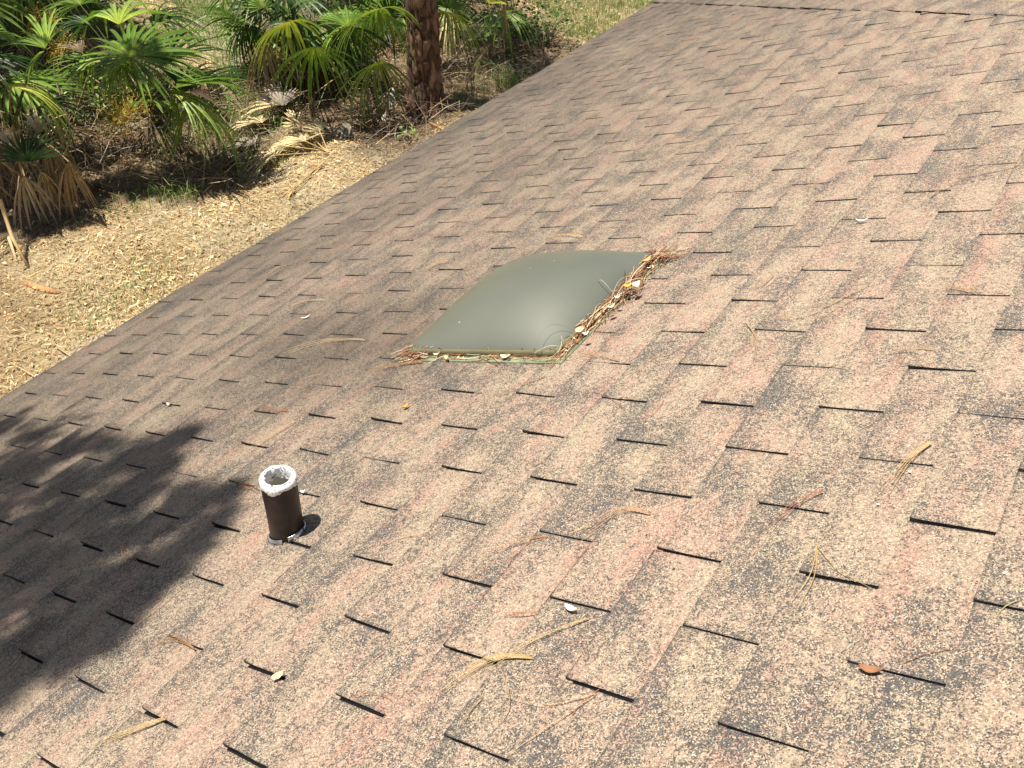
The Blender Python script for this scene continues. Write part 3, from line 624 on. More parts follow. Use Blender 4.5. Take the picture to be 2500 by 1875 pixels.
def palmetto(base, label, hearts, nfill, seed, fillR=.78, grp='saw palmettos at the edge of the yard', dead=.35, hts=(.4, 1.2), reach=(.35, .8)):
    r_ = random.Random(seed); B3 = gd(*base); B3.z = gz(B3.x, B3.y); root = empty('saw_palmetto', B3, label, 'palmetto', grp)
    sb_ = Buf(); P = []                                # creeping woody stem
    a0 = r_.uniform(0, 6.28); 
    for q in range(6): P.append(Vector((math.cos(a0) * .09 * (q - 3), math.sin(a0) * .09 * (q - 3), .03 + .05 * q)))
    sb_.tube(P, [.06, .075, .08, .08, .075, .05], 9, (.16, .09, .05), cap=True); sb_.build('stem', M_wood, root, smooth=True)
    for (u, v, h, u2, v2, h2, cl, sp, n, dr) in hearts:
        H = gd(u, v, h) - B3; T = gd(u2, v2, h2) - B3; d = T - H; Rr = d.length * 1.12; n = int(n * 1.25); fb_ = Buf()
        fan(fb_, H, d, Vector((0, 0, 1)), Rr, sp, n, cl, dr, r_); o = fb_.build('frond' if cl in ('g', 'b', 'y', 'k', 'gl') else 'dead_frond', M_leaf if cl in ('g', 'b', 'y', 'k', 'gl') else M_dead, root)
        pb_ = Buf(); st = Vector((r_.uniform(-.06, .06), r_.uniform(-.06, .06), .15)); petiole(pb_, st, H, c=(.16, .24, .06) if cl in ('g', 'b', 'k') else (.45, .36, .14) if cl in ('y', 'gl') else (.40, .27, .14)); pb_.build('petiole', M_leaf, o)
    for i in range(nfill):
        az = r_.uniform(0, 6.28); isd = r_.random() < dead; out = r_.uniform(*reach); h = r_.uniform(*hts) * (.45 if isd else 1)
        H = Vector((math.cos(az) * out, math.sin(az) * out, h)); el = r_.uniform(-.9, -.2) if isd else r_.uniform(-.35, .8)
        d = Vector((math.cos(az), math.sin(az), el)).normalized(); cl = r_.choice(['dt', 'd', 'dg', 'db', 'db', 'dt']) if isd else r_.choice(['g', 'g', 'b', 'k', 'k', 'g'])
        fb_ = Buf(); fan(fb_, H, d, Vector((0, 0, 1)), fillR * r_.uniform(.75, 1.1), r_.uniform(70, 125) if not isd else r_.uniform(30, 80), r_.randint(22, 28), cl, r_.uniform(.2, .6) if not isd else r_.uniform(.4, 1.1), r_)
        o = fb_.build('dead_frond' if isd else 'frond', M_dead if isd else M_leaf, root)
        pb_ = Buf(); petiole(pb_, Vector((0, 0, .12)), H, c=(.14, .2, .05) if not isd else (.3, .2, .11)); pb_.build('petiole', M_leaf, o)
    return root

# (heart u, v, height; tip u, v, height; colour, spread, segments, droop)
palmetto((365, 285), 'large bushy saw palmetto in the middle of the clearing edge, left of the sand path', [
    (320, 140, 1.35, 395, 20, 1.55, 'g', 150, 30, .25), (325, 146, 1.25, 215, 175, 1.2, 'b', 60, 12, .5),
    (422, 228, 1.05, 570, 262, .80, 'b', 75, 22, .55), (430, 215, 1.15, 565, 150, 1.15, 'g', 40, 14, .25),
    (415, 235, .95, 470, 345, .45, 'g', 70, 18, .7), (245, 150, 1.0, 150, 140, 1.0, 'b', 50, 10, .8),
    (290, 60, 1.2, 305, -40, 1.2, 'b', 40, 10, .4), (400, 160, 1.2, 405, 40, 1.4, 'k', 60, 16, .2),
    (200, 130, .8, 170, 75, 1.0, 'dt', 45, 14, .5), (360, 150, 1.3, 470, 95, 1.3, 'b', 45, 12, .3), (300, 150, 1.2, 285, 235, .8, 'g', 60, 16, .4), (450, 225, 1.1, 515, 120, 1.2, 'k', 45, 14, .2), (470, 262, .85, 572, 318, .4, 'b', 60, 20, .5), (478, 190, 1.1, 590, 185, .95, 'g', 50, 16, .4)], 13, 11, fillR=.66)
palmetto((40, 380), 'saw palmetto at the left edge with yellowing fronds and hanging dead leaves', [
    (28, 212, 1.30, 165, 215, 1.15, 'y', 55, 14, .55), (20, 205, 1.30, 200, 278, .9, 'b', 25, 8, .5),
    (110, 118, 1.3, 45, 50, 1.45, 'g', 50, 12, .3), (108, 125, 1.3, 45, 175, 1.1, 'b', 40, 9, .4), (115, 110, 1.3, 105, 10, 1.5, 'b', 20, 5, .2),
    (68, 395, .75, 70, 310, .95, 'k', 85, 20, .1), (95, 325, .7, 100, 255, .8, 'o', 35, 8, .2), (168, 395, .75, 176, 480, .2, 'dt', 18, 12, .3), (60, 430, .7, 75, 500, .2, 'dg', 20, 12, .4), (120, 360, .8, 140, 440, .3, 'dt', 25, 14, .5),
    (20, 350, .8, 0, 290, .8, 'o', 30, 8, .3), (100, 420, .6, 128, 480, .1, 'd', 16, 9, .6), (-30, 90, 1.3, 60, 70, 1.3, 'b', 50, 12, .4)], 15, 12)
palmetto((730, 175), 'saw palmetto left of the pine trunk with one yellow drooping frond', [
    (708, 52, 1.35, 655, 100, 1.0, 'y', 70, 14, .5), (768, 114, 1.1, 775, 195, .6, 'g', 75, 18, .45), (700, 60, 1.2, 640, 40, 1.2, 'k', 90, 18, .6),
    (555, -15, 1.5, 530, 30, 1.3, 'b', 60, 12, .4), (640, 20, 1.2, 620, -30, 1.4, 'b', 90, 18, .3), (650, 110, .9, 640, 190, .4, 'dt', 50, 16, .6),
    (600, 60, .9, 600, 130, .5, 'k', 60, 16, .7)], 14, 13)
palmetto((885, 165), 'saw palmetto right against the left side of the pine trunk', [
    (928, 22, 1.40, 850, 52, 1.1, 'b', 80, 22, .5), (925, 150, .9, 880, 225, .4, 'g', 60, 16, .5), (845, 62, 1.2, 775, 98, 1.0, 'b', 55, 14, .35),
    (850, 65, 1.25, 835, 5, 1.4, 'g', 70, 18, .2), (925, 25, 1.3, 960, 85, .9, 'g', 50, 12, .6), (848, 66, 1.1, 850, 140, .6, 'k', 80, 18, .4), (985, 45, 1.0, 975, 90, .8, 'b', 60, 12, .4)], 13, 14)
palmetto((1120, 85), 'saw palmetto behind the right side of the pine trunk', [
    (1088, 28, 1.2, 1130, 62, .9, 'b', 80, 18, .6), (1195, 10, 1.35, 1225, -15, 1.4, 'y', 60, 10, .3), (1090, 20, 1.2, 1110, -40, 1.4, 'g', 90, 16, .2)], 7, 15)
palmetto((840, -20), 'saw palmetto in the second row behind the yellow frond', [(800, -10, 1.4, 760, -60, 1.5, 'g', 100, 22, .3)], 18, 16)
palmetto((60, 60), 'saw palmetto in deep shade at the far left', [(60, -20, 1.2, 30, -60, 1.3, 'k', 90, 20, .3)], 16, 17)
palmetto((1000, 60), 'saw palmetto hidden behind the pine trunk', [], 10, 18)
palmetto((170, 120), 'saw palmetto between the shaded one and the sand path', [], 14, 19)
palmetto((1210, -40), 'dark saw palmetto beyond the pale sapling', [], 15, 20, dead=.3)
palmetto((-80, 300), 'saw palmetto cut by the left edge of the view', [], 10, 21)

# dead fronds lying on the ground
def deadfan(u, v, h, u2, v2, h2, cl, sp, n, dr, label, stalk=None, seed=0):
    r_ = random.Random(seed); H = gd(u, v, h); B3 = Vector((H.x, H.y, GZ)); root = B3; b_ = Buf()
    fan(b_, H - B3, gd(u2, v2, h2) - H, Vector((0, 0, 1)), (gd(u2, v2, h2) - H).length * 1.18, sp, int(n * 1.2), cl, dr, r_, join=.5, wmul=1.2)
    if stalk: petiole(b_, gd(*stalk) - B3, H - B3, .007, .006, (.55, .38, .18), .03)
    o = b_.build('dead_palm_frond', M_dead); o.location = B3
    return tag(o, label, 'palm frond', 'dead palmetto fronds on the ground')
deadfan(690, 258, .25, 672, 205, .40, 'dg', 65, 18, .1, 'grey pleated dead fan standing upright below the yellow frond', None, 1)
deadfan(700, 255, .12, 600, 232, .05, 'd', 60, 18, .3, 'tan dead frond spread left of the grey pleated fan', None, 2)
deadfan(722, 302, .12, 708, 268, .25, 'd', 95, 14, .2, 'pale dead fan facing up just below the grey one', (800, 372, .03), 3)
deadfan(780, 320, .15, 758, 285, .28, 'd', 85, 14, .2, 'pale spiky dead fan right of the one facing up', (802, 372, .03), 4)
deadfan(668, 380, .14, 590, 385, .08, 'd', 75, 22, .3, 'widest bleached dead fan, lying lowest and furthest left', (800, 374, .03), 5)
deadfan(700, 358, .12, 660, 352, .16, 'd', 60, 14, .2, 'bleached dead fan directly above the widest one', (800, 370, .03), 6)
deadfan(770, 228, .35, 750, 290, .05, 'dt', 40, 14, .5, 'drooping brown dead fan hanging between the palmettos', (850, 170, .5), 7)
deadfan(620, 355, .08, 560, 340, .03, 'dg', 55, 14, .2, 'faded grey dead frond in the shade left of the bleached fans', None, 8)
deadfan(722, 458, .05, 690, 475, .02, 'o', 40, 10, .1, 'golden dead frond tip near the eave', (790, 395, .03), 9)
deadfan(590, 395, .06, 545, 372, .02, 'dg', 50, 12, .2, 'dull grey dead frond at the rim of the palmetto shadow', None, 10)

deadfan(640, 300, .15, 590, 275, .06, 'd', 55, 16, .4, 'straw coloured dead frond arching beside the sand path', None, 11)
deadfan(745, 345, .15, 700, 320, .10, 'd', 70, 16, .3, 'pale dead fan lying among the leaf stalks between the two spiky ones', (800, 372, .03), 12)
deadfan(850, 300, .10, 820, 335, .04, 'dg', 50, 14, .3, 'grey crumpled dead frond left of the pine base', None, 13)
deadfan(560, 385, .10, 520, 405, .03, 'dt', 50, 14, .3, 'brown dead frond at the edge of the palmetto shadow', None, 14)
deadfan(900, 300, .12, 870, 262, .15, 'dt', 45, 14, .4, 'brown dead fan leaning on the grey branch by the pine', None, 15)
deadfan(250, 440, .12, 205, 455, .05, 'dt', 45, 14, .3, 'brown dead frond in the shade under the bushy palmetto', None, 16)

# ------------------------------------------------------------------ pines
def pine(base, r0, r1, height, lean, label, name='pine_tree'):
    B3 = Vector(base); root = empty(name, B3, label, 'tree'); b_ = Buf(); seg = 110; rows = 330; P = []
    vp = {}
    for i in range(rows + 1):
        h = i / rows; z = h ** 1.25 * height; row = []; c = Vector((lean[0] * z, lean[1] * z, z))
        rad = r0 + (r1 - r0) * (z / height) + .10 * math.exp(-z / .22)
        for q in range(seg + 1):
            an = 2 * math.pi * (q % seg) / seg; ca, sa = math.cos(an), math.sin(an)
            p = Vector((ca * 1.2, sa * 1.2, z * 2.1)); wz = p + Vector((0, 0, .0)) + .35 * noise.noise_vector(p * 2.1)
            dd, _ = noise.voronoi(wz * 2.0); e = min(1, max(0, (dd[1] - dd[0]) * 4.5))
            f = e ** .6
            row.append(c + Vector((ca, sa, 0)) * (rad + .026 * (f - 1) + .007 * noise.noise(p * 9) * f + .02 * noise.noise(p * .8) + .006 * noise.cell(wz * 2)))
            vp[(i, q)] = (f, noise.noise(p * 3.0), noise.cell(Vector((_[0].x, _[0].y, _[0].z)) * 3.3))
        P.append(row)
    def cl(i, q):
        f, n_, k_ = vp[(i, q)]; a = tuple(x * (1 + .35 * n_) * (.8 + .45 * k_) for x in (.25, .155, .11)); d = (.022, .015, .012)
        return tuple(d[j] + (a[j] - d[j]) * f for j in range(3))
    b_.grid(P, cl); b_.F = [tuple(reversed(f)) for f in b_.F]; b_.build('trunk', M_wood, root, smooth=True); return root
PB = gd(1040, 262); PB.z = GZ - .03
pt = pine(PB, .20, .10, 11, (-.012, .004), 'pine tree with thick plated red brown trunk beside the palmettos')
def tuft(b_, c, d, r_, ln=.2, n=26, cl=(.05, .11, .03), wn=.0022):
    for i in range(n):
        v = (d + Vector((r_.gauss(0, .5), r_.gauss(0, .5), r_.gauss(0, .5)))).normalized(); l = ln * r_.uniform(.7, 1.1); s_ = v.cross(Vector((r_.random(), r_.random(), r_.random()))).normalized() * wn
        e = c + v * l + Vector((0, 0, -.2 * l * r_.random())); f = r_.uniform(.7, 1.3); k_ = tuple(x * f for x in cl)
        b_.quad(c - s_, c + s_, e + s_ * .4, e - s_ * .4, k_)
r_ = random.Random(31)
cb_ = Buf(); lb = Buf()                                # crown of the visible pine, high above the picture
for i in range(15):
    az = i * 2.4; z = 7.2 + i * .27; l = 2.3 - .11 * i; d = Vector((math.cos(az), math.sin(az), .2)); A = Vector((-.012 * z, .004 * z, z))
    lb.tube([A, A + d * l * .5, A + d * l + Vector((0, 0, .2))], [.04, .025, .01], 5, (.15, .09, .06))
    for k in range(16): tuft(cb_, A + d * l * r_.uniform(.3, 1) + Vector((r_.gauss(0, .22), r_.gauss(0, .22), r_.gauss(0, .15))), d, r_, .22, 22, wn=.004)
for (u, v, rr) in [(1200, 100, .5), (1290, 130, .45), (1340, 175, .3), (1260, 190, .28), (1140, 50, .4), (1110, 210, .25), (1390, 140, .22), (1230, 40, .4), (690, 175, .3), (770, 215, .22), (850, 150, .25), (640, 120, .25)]:  # extra crown clumps, added where they shade the ground and thicket
    c = gd(u, v, .2) + SUN * r_.uniform(7.8, 9.6) - PB; A = Vector((-.012 * c.z, .004 * c.z, c.z - .3)); lb.tube([A, A.lerp(c, .5), c], [.04, .025, .01], 5, (.15, .09, .06))
    for k in range(int(230 * rr ** 1.5) + 12): tuft(cb_, c + Vector((r_.gauss(0, 1), r_.gauss(0, 1), r_.gauss(0, .6))) * rr * .5, Vector((.5, .4, .3)), r_, .2, 24, wn=.0045)
lb.build('branches', M_wood, pt); cb_.build('crown', M_grass, pt)

# the pine beside the eave whose bough shades the lower left of the roof
tb = Vector((-4.6, -4.0, GZ)); p2 = empty('pine_tree', tb, 'tall pine outside the view whose bough shades the lower left of the roof', 'tree')
b_ = Buf(); b_.tube([(0, 0, 0), (0, 0, 3), (.1, .05, 6), (.1, .1, 12)], [.24, .19, .17, .08], 16, (.15, .09, .06)); b_.build('trunk', M_wood, p2, smooth=True)
bb = Buf(); cr = Buf(); r_ = random.Random(8)
def shade_at(u, v, H): 
    p = MR @ rf(u, v); return p + SUN * H - tb
blobs = [  # where the shade falls on the roof, in photograph pixels, and the size of the clump in metres
 (-40, 1060, .17), (60, 1075, .13), (140, 1105, .13), (40, 1150, .17), (150, 1180, .15), (240, 1090, .085), (300, 1120, .09), (260, 1160, .13), (350, 1120, .07), (330, 1190, .11), (-20, 1240, .2), (100, 1260, .15),
 (400, 1090, .055), (425, 1070, .045), (380, 1150, .06), (200, 1250, .13), (300, 1235, .10), (430, 1225, .085), (400, 1270, .09), (480, 1245, .06), (500, 1280, .06), (330, 1300, .09), (20, 1330, .16), (120, 1310, .12), (200, 1360, .10), (40, 1400, .10), (250, 1310, .09),
 (-40, 1420, .2), (-10, 1500, .16), (120, 1450, .12), (220, 1440, .11), (310, 1400, .09), (400, 1360, .075), (440, 1345, .055), (60, 1560, .13), (150, 1530, .10), (210, 1510, .09), (300, 1470, .075), (-30, 1640, .14), (30, 1650, .10), (110, 1620, .07), (350, 1430, .06), (230, 1560, .06), (460, 1310, .04), (180, 1590, .05), (90, 1390, .08), (540, 1210, .035), (-60, 1180, .2), (-60, 1330, .2)]
for (u, v, rr) in blobs:
    H = r_.uniform(4.2, 5.2); c = shade_at(u, v, H)
    for k in range(int(11 + 500 * rr * rr * 2.2)):
        q = c + Vector((r_.gauss(0, 1), r_.gauss(0, 1), r_.gauss(0, 1))) * rr * .42
        tuft(cr, q, Vector((.6, .5, .1)), r_, .10, 20, wn=.0032)
for i in range(9):
    u, v, rr = blobs[(i * 5) % len(blobs)]; c = shade_at(u, v, 4.7); A = Vector((.08, .06, c.z - .5)); bb.tube([A, A.lerp(c, .5) + Vector((0, 0, .15)), c], [.05, .025, .008], 5, (.15, .09, .06))
for i in range(12):
    az = i * 2.4; z = 8.5 + i * .3; l = 2.0 - .12 * i; d = Vector((math.cos(az), math.sin(az), .2)); A = Vector((.1, .1, z))
    if d.x > 0 and d.y > 0: l *= .5
    bb.tube([A, A + d * l], [.04, .01], 5, (.15, .09, .06))
    for k in range(10): tuft(cr, A + d * l * r_.uniform(.4, 1), d, r_, .22, 16, wn=.004)
bb.build('branches', M_wood, p2); cr.build('crown', M_grass, p2)

# unseen broadleaf canopy added high over the thicket; its clumps are placed to shade it
ob = Vector((-15.5, 1.0, GZ)); oak = empty('shade_oak', ob, 'added oak outside the view, placed to shade the palmetto thicket', 'tree')
b_ = Buf(); b_.tube([(0, 0, 0), (.1, 0, 3), (.5, .3, 6), (1.2, .8, 9)], [.34, .27, .2, .1], 14, (.2, .16, .12)); b_.build('trunk', M_wood, oak, smooth=True)
bb = Buf(); cr = Buf(); r_ = random.Random(15)
for (u, v, h, rr) in [(60, -60, .6, .9), (-60, 30, .6, .8), (190, -10, .5, .5), (90, 60, .5, .45), (20, 150, .4, .4), (150, 110, .3, .35), (-40, 260, .3, .4), (60, 520, .1, .28), (-30, 440, .2, .45), (140, 460, .1, .22), (150, 370, .1, .25), (300, 425, .1, .17), (220, 450, .1, .2), (400, 440, .1, .15), (490, 430, .1, .2), (120, 525, .1, .25), (350, 445, .1, .15)]:
    c = gd(u, v, h) + SUN * r_.uniform(7.5, 9.5) - ob; bb.tube([Vector((1.2, .8, 8.2)), Vector((1.2, .8, 8.2)).lerp(c, .5) + Vector((0, 0, .4)), c], [.07, .04, .015], 5, (.2, .16, .12))
    for k in range(int(900 * rr ** 1.6) + 60):
        q = c + Vector((r_.gauss(0, 1), r_.gauss(0, 1), r_.gauss(0, .7))) * rr * .55; a = Vector((r_.gauss(0, 1), r_.gauss(0, 1), r_.gauss(0, .5))).normalized(); d2 = a.cross(Vector((r_.gauss(0, .4), r_.gauss(0, .4), 1))).normalized()
        cr.quad(q - a * .09, q - d2 * .05, q + a * .09, q + d2 * .05, (.05, .11, .025))
bb.build('branches', M_wood, oak); cr.build('crown', M_leaf, oak)

# ------------------------------------------------------------------ low plants, sapling, twigs
def pix_leafy(u, v, h, n, spread, label, cl, seed, size=(.03, .05), name='leafy_vine', grp='leafy vines among the palmettos', cat='vine'):
    r_ = random.Random(seed); B3 = gd(u, v, 0); root = empty(name, B3, label, cat, grp); b_ = Buf(); s_ = Buf()
    for i in range(n):
        c = Vector((r_.gauss(0, spread * .5), r_.gauss(0, spread * .5), abs(r_.gauss(h, h * .4))))
        a = Vector((r_.uniform(-1, 1), r_.uniform(-1, 1), r_.uniform(-.3, .3))).normalized(); nn = Vector((r_.gauss(0, .5), r_.gauss(0, .5), 1)).normalized(); a = (a - nn * a.dot(nn)).normalized(); d2 = nn.cross(a); sz = r_.uniform(*size); f = r_.uniform(.7, 1.35); k_ = tuple(x * f for x in cl)
        P = []
        for t, w_ in ((0, .05), (.25, .8), (.5, 1), (.75, .7), (1, .03)): P.append([c + a * sz * (t - .5) * 1.4 + d2 * (sz * .45 * w_ * s) + nn * (.25 * sz * w_ * abs(s)) for s in (-1, 0, 1)])
        b_.grid(P, k_)
        if i % 9 == 0: s_.tube([Vector((r_.gauss(0, .03), r_.gauss(0, .03), 0)), c * .5 + Vector((0, 0, h * .3)), c], [.005, .004, .002], 4, (.2, .15, .09))
    b_.build('foliage', M_leaf, root); s_.build('stems', M_wood, root); return root
pix_leafy(40, 130, .75, 160, .55, 'bright leafy vine at the top left corner', (.16, .30, .04), 1)
pix_leafy(20, 300, 1.0, 90, .30, 'leafy vine under the yellow fronds at the left edge', (.16, .30, .05), 2)
pix_leafy(1190, 160, .55, 220, .55, 'round leaved vine right of the pine trunk', (.08, .20, .03), 3)
pix_leafy(1330, 110, .35, 260, .55, 'low leafy shrub where the shade meets the grass beyond the hip', (.06, .15, .03), 4, name='low_shrub', grp=None, cat='shrub')
pix_leafy(612, 190, .12, 120, .30, 'low green weed beside the sand path', (.12, .26, .05), 5, name='weed', grp='small weeds on the ground', cat='weed')
pix_leafy(630, 110, .5, 90, .35, 'leafy vine climbing the second palmetto from the sand path', (.10, .22, .04), 6)
pix_leafy(990, 340, .10, 14, .12, 'tiny pale green seedling below the pine trunk', (.22, .38, .10), 7, name='weed', grp='small weeds on the ground', cat='weed')
pix_leafy(1270, -20, .6, 300, .8, 'dark shrub beyond the sapling at the top', (.06, .14, .025), 9, name='low_shrub', grp=None, cat='shrub')
pix_leafy(270, 300, .35, 160, .45, 'yellowish green weeds between the left and the bushy palmetto', (.17, .26, .05), 10)
pix_leafy(520, 290, .15, 110, .35, 'low weeds spilling from the right foot of the bushy palmetto', (.13, .24, .05), 11, name='weed', grp='small weeds on the ground', cat='weed')
pix_leafy(1240, 90, .6, 260, .55, 'dense dark green vine climbing beside the sapling', (.07, .17, .03), 12)
pix_leafy(820, 110, .6, 160, .5, 'shaded leafy vine inside the palmettos left of the pine', (.08, .18, .03), 13)
# yellow fine flower sprays of the palmettos
def spray(u, v, h, rr, label, seed):
    r_ = random.Random(seed); B3 = gd(u, v, 0); b_ = Buf()
    for i in range(70):
        d = Vector((r_.gauss(0, 1), r_.gauss(0, 1), r_.gauss(.2, .7))).normalized(); c = Vector((0, 0, h)); P = [c + d * rr * q / 5 + Vector((r_.gauss(0, 1), r_.gauss(0, 1), r_.gauss(0, 1))) * .008 for q in range(6)]
        b_.tube(P, .0022, 3, (.50, .33, .06))
        for k in range(6):
            p = P[r_.randint(1, 5)]; e = p + Vector((r_.gauss(0, 1), r_.gauss(0, 1), r_.gauss(0, 1))) * .03; b_.tube([p, e], .0025, 3, (.58, .42, .10))
    b_.tube([(0, 0, 0), (.03, 0, h * .5), (0, 0, h)], .006, 4, (.3, .25, .08))
    o = b_.build('flower_spray', M_grass); o.location = B3; return tag(o, label, 'flower', 'yellow palmetto flower sprays')
spray(335, 385, .5, .30, 'golden branching flower spray below the large bushy palmetto', 1); spray(150, 215, .8, .24, 'pale yellow flower spray between the left palmetto and the bushy one', 2); spray(185, 235, .6, .22, 'duller flower spray just right of the pale yellow one', 3)
# sapling, twigs and sticks
def stick(name, pts, rads, c, label, cat, grp=None, sides=7):
    Q = [gd(*p) for p in pts]; B3 = Q[0].copy(); b_ = Buf(); b_.tube([q - B3 for q in Q], rads, sides, c, cap=True); o = b_.build(name, M_wood, smooth=True); o.location = B3; return tag(o, label, cat, grp)
sp_ = empty('sapling', gd(1238, 128), 'thin pale sapling standing right of the pine in the shade', 'sapling')
b_ = Buf(); Q = [gd(1238, 128) , gd(1236, 90, .35), gd(1233, 45, .75), gd(1232, 0, 1.2), gd(1228, -60, 1.8)]; b_.tube([q - Q[0] for q in Q], [.020, .018, .017, .015, .012], 8, (.38, .29, .18)); b_.build('trunk', M_wood, sp_, smooth=True)
b_ = Buf(); r_ = random.Random(3)
for i in range(120):
    c = Q[4] - Q[0] + Vector((r_.gauss(0, .3), r_.gauss(0, .3), r_.gauss(.5, .3))); a = Vector((r_.gauss(0, 1), r_.gauss(0, 1), r_.gauss(0, .4))).normalized(); d2 = a.cross(Vector((0, 0, 1))).normalized(); b_.quad(c - a * .04, c - d2 * .02, c + a * .04, c + d2 * .02, (.07, .16, .03))
b_.build('crown', M_leaf, sp_)
TG = 'sticks and stalks on the litter'
stick('stick', [(1138, 215, 0), (1145, 190, .25), (1165, 150, .45), (1195, 110, .75)], [.010, .009, .007, .004], (.50, .38, .22), 'long curving pale stalk rising right of the pine trunk', 'stick', TG)
stick('stick', [(1128, 80, .75), (1150, 50, .9), (1192, 12, 1.3)], [.008, .007, .006], (.45, .42, .25), 'arched green stalk under the small yellow frond', 'stick', TG)
stick('stick', [(0, 488, .5), (30, 580, .25), (72, 658, .02)], [.020, .018, .012], (.60, .46, .24), 'leaning straw coloured stalk at the left edge', 'stick', TG)
stick('bark_strip', [(55, 692, .02), (100, 705, .03), (145, 716, .02)], [.020, .032, .024], (.55, .27, .12), 'reddish bark strip lying on the straw at the left', 'bark', TG)
stick('bark_strip', [(58, 684, .02), (85, 670, .03), (108, 660, .02)], [.010, .014, .010], (.64, .44, .18), 'short golden bark strip above the reddish one', 'bark', TG)
stick('stick', [(-20, 620, .1), (20, 580, .12), (45, 650, .02)], [.012, .022, .010], (.62, .48, .28), 'splintered pale stalk behind the leaning straw coloured one', 'stick', TG)
stick('stick', [(640, 350, .02), (700, 400, .03), (775, 318, .08)], [.004] * 3, (.6, .45, .22), 'thin bleached stalk crossing the dead fans', 'stick', TG)
stick('stick', [(700, 470, .02), (760, 425, .03), (815, 372, .05)], [.006] * 3, (.6, .42, .2), 'golden stalk running up to the stump of stalks', 'stick', TG)
stick('stick', [(735, 405, .02), (850, 405, .02), (960, 410, .02)], [.005] * 3, (.30, .18, .10), 'thin dark twig lying level above the eave litter', 'stick', TG)
stick('stick', [(1048, 300, .05), (1075, 312, .03), (1100, 328, .02)], [.016, .018, .012], (.42, .24, .11), 'short flat brown stick beside the eave below the pine', 'stick', TG)
stick('stick', [(0, 870, .0), (60, 905, .03), (110, 935, .01)], [.006] * 3, (.55, .42, .24), 'pale stick lying near the eave at the left edge', 'stick', TG)
stick('stick', [(140, 848, .02), (170, 868, .03), (195, 876, .01)], [.009, .008, .005], (.50, .36, .20), 'curved stick next to the dark pebble by the eave', 'stick', TG)
stick('stick', [(815, 275, .02), (885, 262, .10), (960, 225, .25)], [.012, .011, .008], (.36, .33, .29), 'weathered grey branch left of the pine base', 'stick', TG)
stick('stick', [(940, 290, .02), (955, 245, .3), (965, 215, .4)], [.045, .04, .03], (.40, .35, .30), 'stout weathered grey stump end beside the pine base', 'stick', TG)

# ------------------------------------------------------------------ leaf litter, straw and grass on the ground
r_ = random.Random(77)
def region(x, y):
    return ('sand' if inpoly(x, y, SAND) else 'green' if inpoly(x, y, GREEN) else 'mould_shade' if inpoly(x, y, MOULD_SHADE) else 'straw')
lb = Buf(); gb = Buf(); LC = {'straw': [(.66, .51, .27), (.56, .41, .20), (.44, .29, .14), (.78, .63, .36), (.26, .16, .08), (.74, .60, .34), (.54, .30, .14), (.72, .63, .42), (.38, .25, .12)], 'mould_shade': [(.20, .12, .07), (.13, .08, .045), (.36, .23, .13), (.10, .06, .04), (.46, .33, .20), (.22, .11, .06), (.55, .44, .30)],
      'sand': [(.56, .48, .34), (.44, .37, .27), (.50, .40, .26)], 'green': [(.58, .46, .26), (.46, .34, .18), (.66, .54, .32)]}
DEN = {'straw': 1500, 'mould_shade': 1100, 'sand': 300, 'green': 600}
def chip(x, y, reg):
    k = r_.random(); c = Vector((x, y, gz(x, y) + r_.uniform(.002, .028))); an = r_.uniform(0, 6.28); el = r_.gauss(0, .25)
    a = Vector((math.cos(an), math.sin(an), el)).normalized(); s_ = Vector((-math.sin(an), math.cos(an), r_.gauss(0, .5))).normalized(); f = r_.uniform(.75, 1.2) * (1 + .55 * noise.noise(Vector((x * 1.3, y * 1.3, 4))) + .3 * noise.noise(Vector((x * 5, y * 5, 4)))); cl = tuple(v * f for v in r_.choice(LC[reg]))
    if k < .74: l, w_ = r_.uniform(.015, .070), r_.uniform(.0012, .0035)               # straw and twig bits
    elif k < .96: l, w_ = r_.uniform(.008, .024), r_.uniform(.003, .008)              # leaves, bark chips
    else: l, w_ = r_.uniform(.02, .04), r_.uniform(.009, .016)
    bz = Vector((0, 0, l * r_.uniform(0, .5)))
    n = len(lb.V); lb.V += [c - a * l, c - s_ * w_ + bz * .5, c + a * l, c + s_ * w_ + bz * .5]; lb.F.append((n, n + 1, n + 2, n + 3)); lb.C += [cl] * 4
def blade(x, y, h, cl):
    c = Vector((x, y, gz(x, y))); an = r_.uniform(0, 6.28); o = Vector((math.cos(an), math.sin(an), 0)) * h * r_.uniform(.2, .9); s_ = Vector((-math.sin(an), math.cos(an), 0)) * .0032; f = r_.uniform(.7, 1.3); k = tuple(v * f for v in cl)
    m_ = c + o * .35 + Vector((0, 0, h * .7)); e = c + o + Vector((0, 0, h * r_.uniform(.6, 1))); n = len(gb.V); gb.V += [c - s_, c + s_, m_ + s_ * .8, m_ - s_ * .8, e]; gb.F += [(n, n + 1, n + 2, n + 3), (n + 3, n + 2, n + 4)]; gb.C += [k] * 5
X0, X1_, Y0, Y1 = -16.5, -2.0, -3.0, 17.5; tot = int((X1_ - X0) * (Y1 - Y0) * 1500)
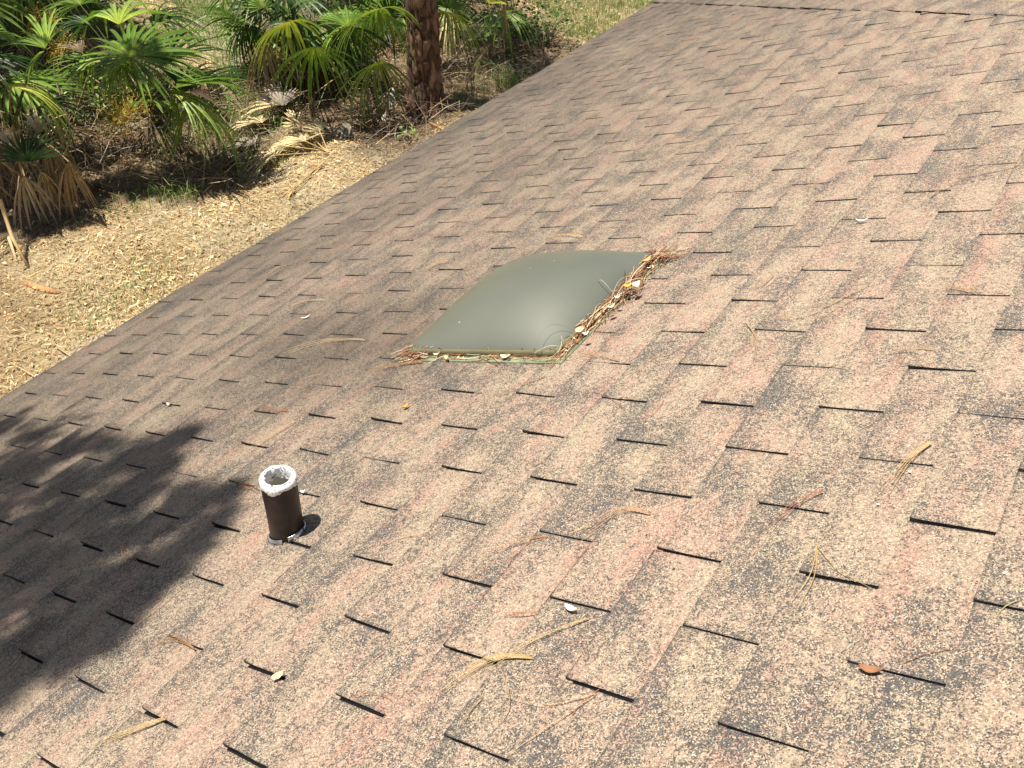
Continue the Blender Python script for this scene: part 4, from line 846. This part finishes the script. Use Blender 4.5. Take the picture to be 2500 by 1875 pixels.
for i in range(tot):
    x = X0 + (X1_ - X0) * r_.random(); y = Y0 + (Y1 - Y0) * r_.random(); u, v = pixof((x, y, GZ))
    if x > -2.2 and y < 5.2: continue                  # under the house
    if not (-120 < u < 1700 and -160 < v < 1040 and v < 1140 - .60 * max(u, 0)) and r_.random() > .22: continue   # thinner where the photograph does not look
    reg = region(x + .3 * noise.noise(Vector((x * 1.5, y * 1.5, 0))), y + .3 * noise.noise(Vector((x * 1.5, y * 1.5, 5))))
    if r_.random() * 1500 < DEN[reg]: chip(x, y, reg)
    g = noise.noise(Vector((x * 1.6, y * 1.6, 11)))
    dg = {'sand': .55 + .9 * g, 'green': .55 + .5 * g, 'mould_shade': .0 if g < .25 else .03, 'straw': -.02 if g < .2 else .12 * g}[reg]
    if r_.random() < dg: 
        for k in range(2): blade(x + r_.gauss(0, .03), y + r_.gauss(0, .03), r_.uniform(.03, .10), r_.choice([(.16, .26, .06), (.24, .32, .09), (.11, .20, .05), (.40, .38, .16)]))
for (u, v, n, s_, h) in [(385, 485, 60, .14, .2), (440, 490, 60, .10, .22), (590, 320, 450, .30, .16), (620, 400, 120, .16, .14), (1190, 205, 120, .25, .22), (300, 520, 60, .14, .12), (1240, 215, 120, .10, .3), (560, 300, 200, .3, .13), (640, 290, 160, .25, .14), (340, 700, 160, .2, .07), (290, 740, 160, .18, .06), (330, 690, 260, .35, .06), (440, 610, 120, .3, .05), (560, 560, 120, .25, .05), (160, 790, 120, .25, .05), (560, 100, 400, .5, .12), (480, 60, 400, .5, .12), (1130, 250, 60, .18, .2), (540, 430, 100, .25, .1)]:
    q = gd(u, v)
    for k in range(n): blade(q.x + r_.gauss(0, s_), q.y + r_.gauss(0, s_), h * r_.uniform(.5, 1.2), r_.choice([(.16, .30, .06), (.26, .36, .10), (.10, .20, .05), (.42, .40, .18)]))
tag(lb.build('leaf_litter', M_litter), 'straw, bark chips and dry leaves covering the yard', 'leaf litter', kind='stuff')
tag(gb.build('grass', M_grass), 'sparse green grass blades on sand and litter', 'grass', kind='stuff')
# tangle of dry stalks and twigs under the palmettos
tb_ = Buf()
for i in range(4200):
    u = r_.uniform(-60, 1350); v = r_.uniform(-60, 480); q = gd(u, v)
    if not inpoly(q.x, q.y, MOULD_SHADE): continue
    an = r_.uniform(0, 6.28); el = r_.uniform(-.1, .9); l = r_.uniform(.15, .6); d = Vector((math.cos(an), math.sin(an), el)).normalized(); c = Vector((q.x, q.y, gz(q.x, q.y) + r_.uniform(0, .15)))
    P = [c, c + d * l * .5 + Vector((r_.gauss(0, .03), r_.gauss(0, .03), .02)), c + d * l + Vector((r_.gauss(0, .06), r_.gauss(0, .06), -.05))]
    f = r_.uniform(.5, 1.2); tb_.tube(P, [.004, .003, .0015], 3, tuple(x * f for x in r_.choice([(.30, .20, .12), (.5, .38, .22), (.16, .10, .06), (.36, .32, .27)])))
for i in range(150):                                   # pale dry leaf stalks standing and drooping at the left
    u = r_.uniform(-60, 185); v = r_.uniform(420, 540) if r_.random() < .7 else r_.uniform(300, 420); q = gd(u, v); l = r_.uniform(.35, .85); an = r_.uniform(0, 6.28); lean = r_.uniform(.1, .7)
    c = Vector((q.x, q.y, gz(q.x, q.y))); d = Vector((math.cos(an) * lean, math.sin(an) * lean, 1)).normalized(); e = c + d * l
    P = [c, c + d * l * .5, e, e + Vector((math.cos(an), math.sin(an), -.6)) * .12, e + Vector((math.cos(an), math.sin(an), -1.6)) * r_.uniform(.1, .22)]
    f = r_.uniform(.55, 1.1); w_ = r_.uniform(.004, .012); tb_.tube(P, [w_, w_, w_ * .8, w_ * .5, .001], 4, tuple(x * f for x in r_.choice([(.62, .50, .28), (.5, .38, .2), (.55, .45, .28), (.34, .25, .15)])))
tag(tb_.build('brush_tangle', M_litter), 'tangle of dry stalks and twigs under the palmettos', 'brush', kind='stuff')
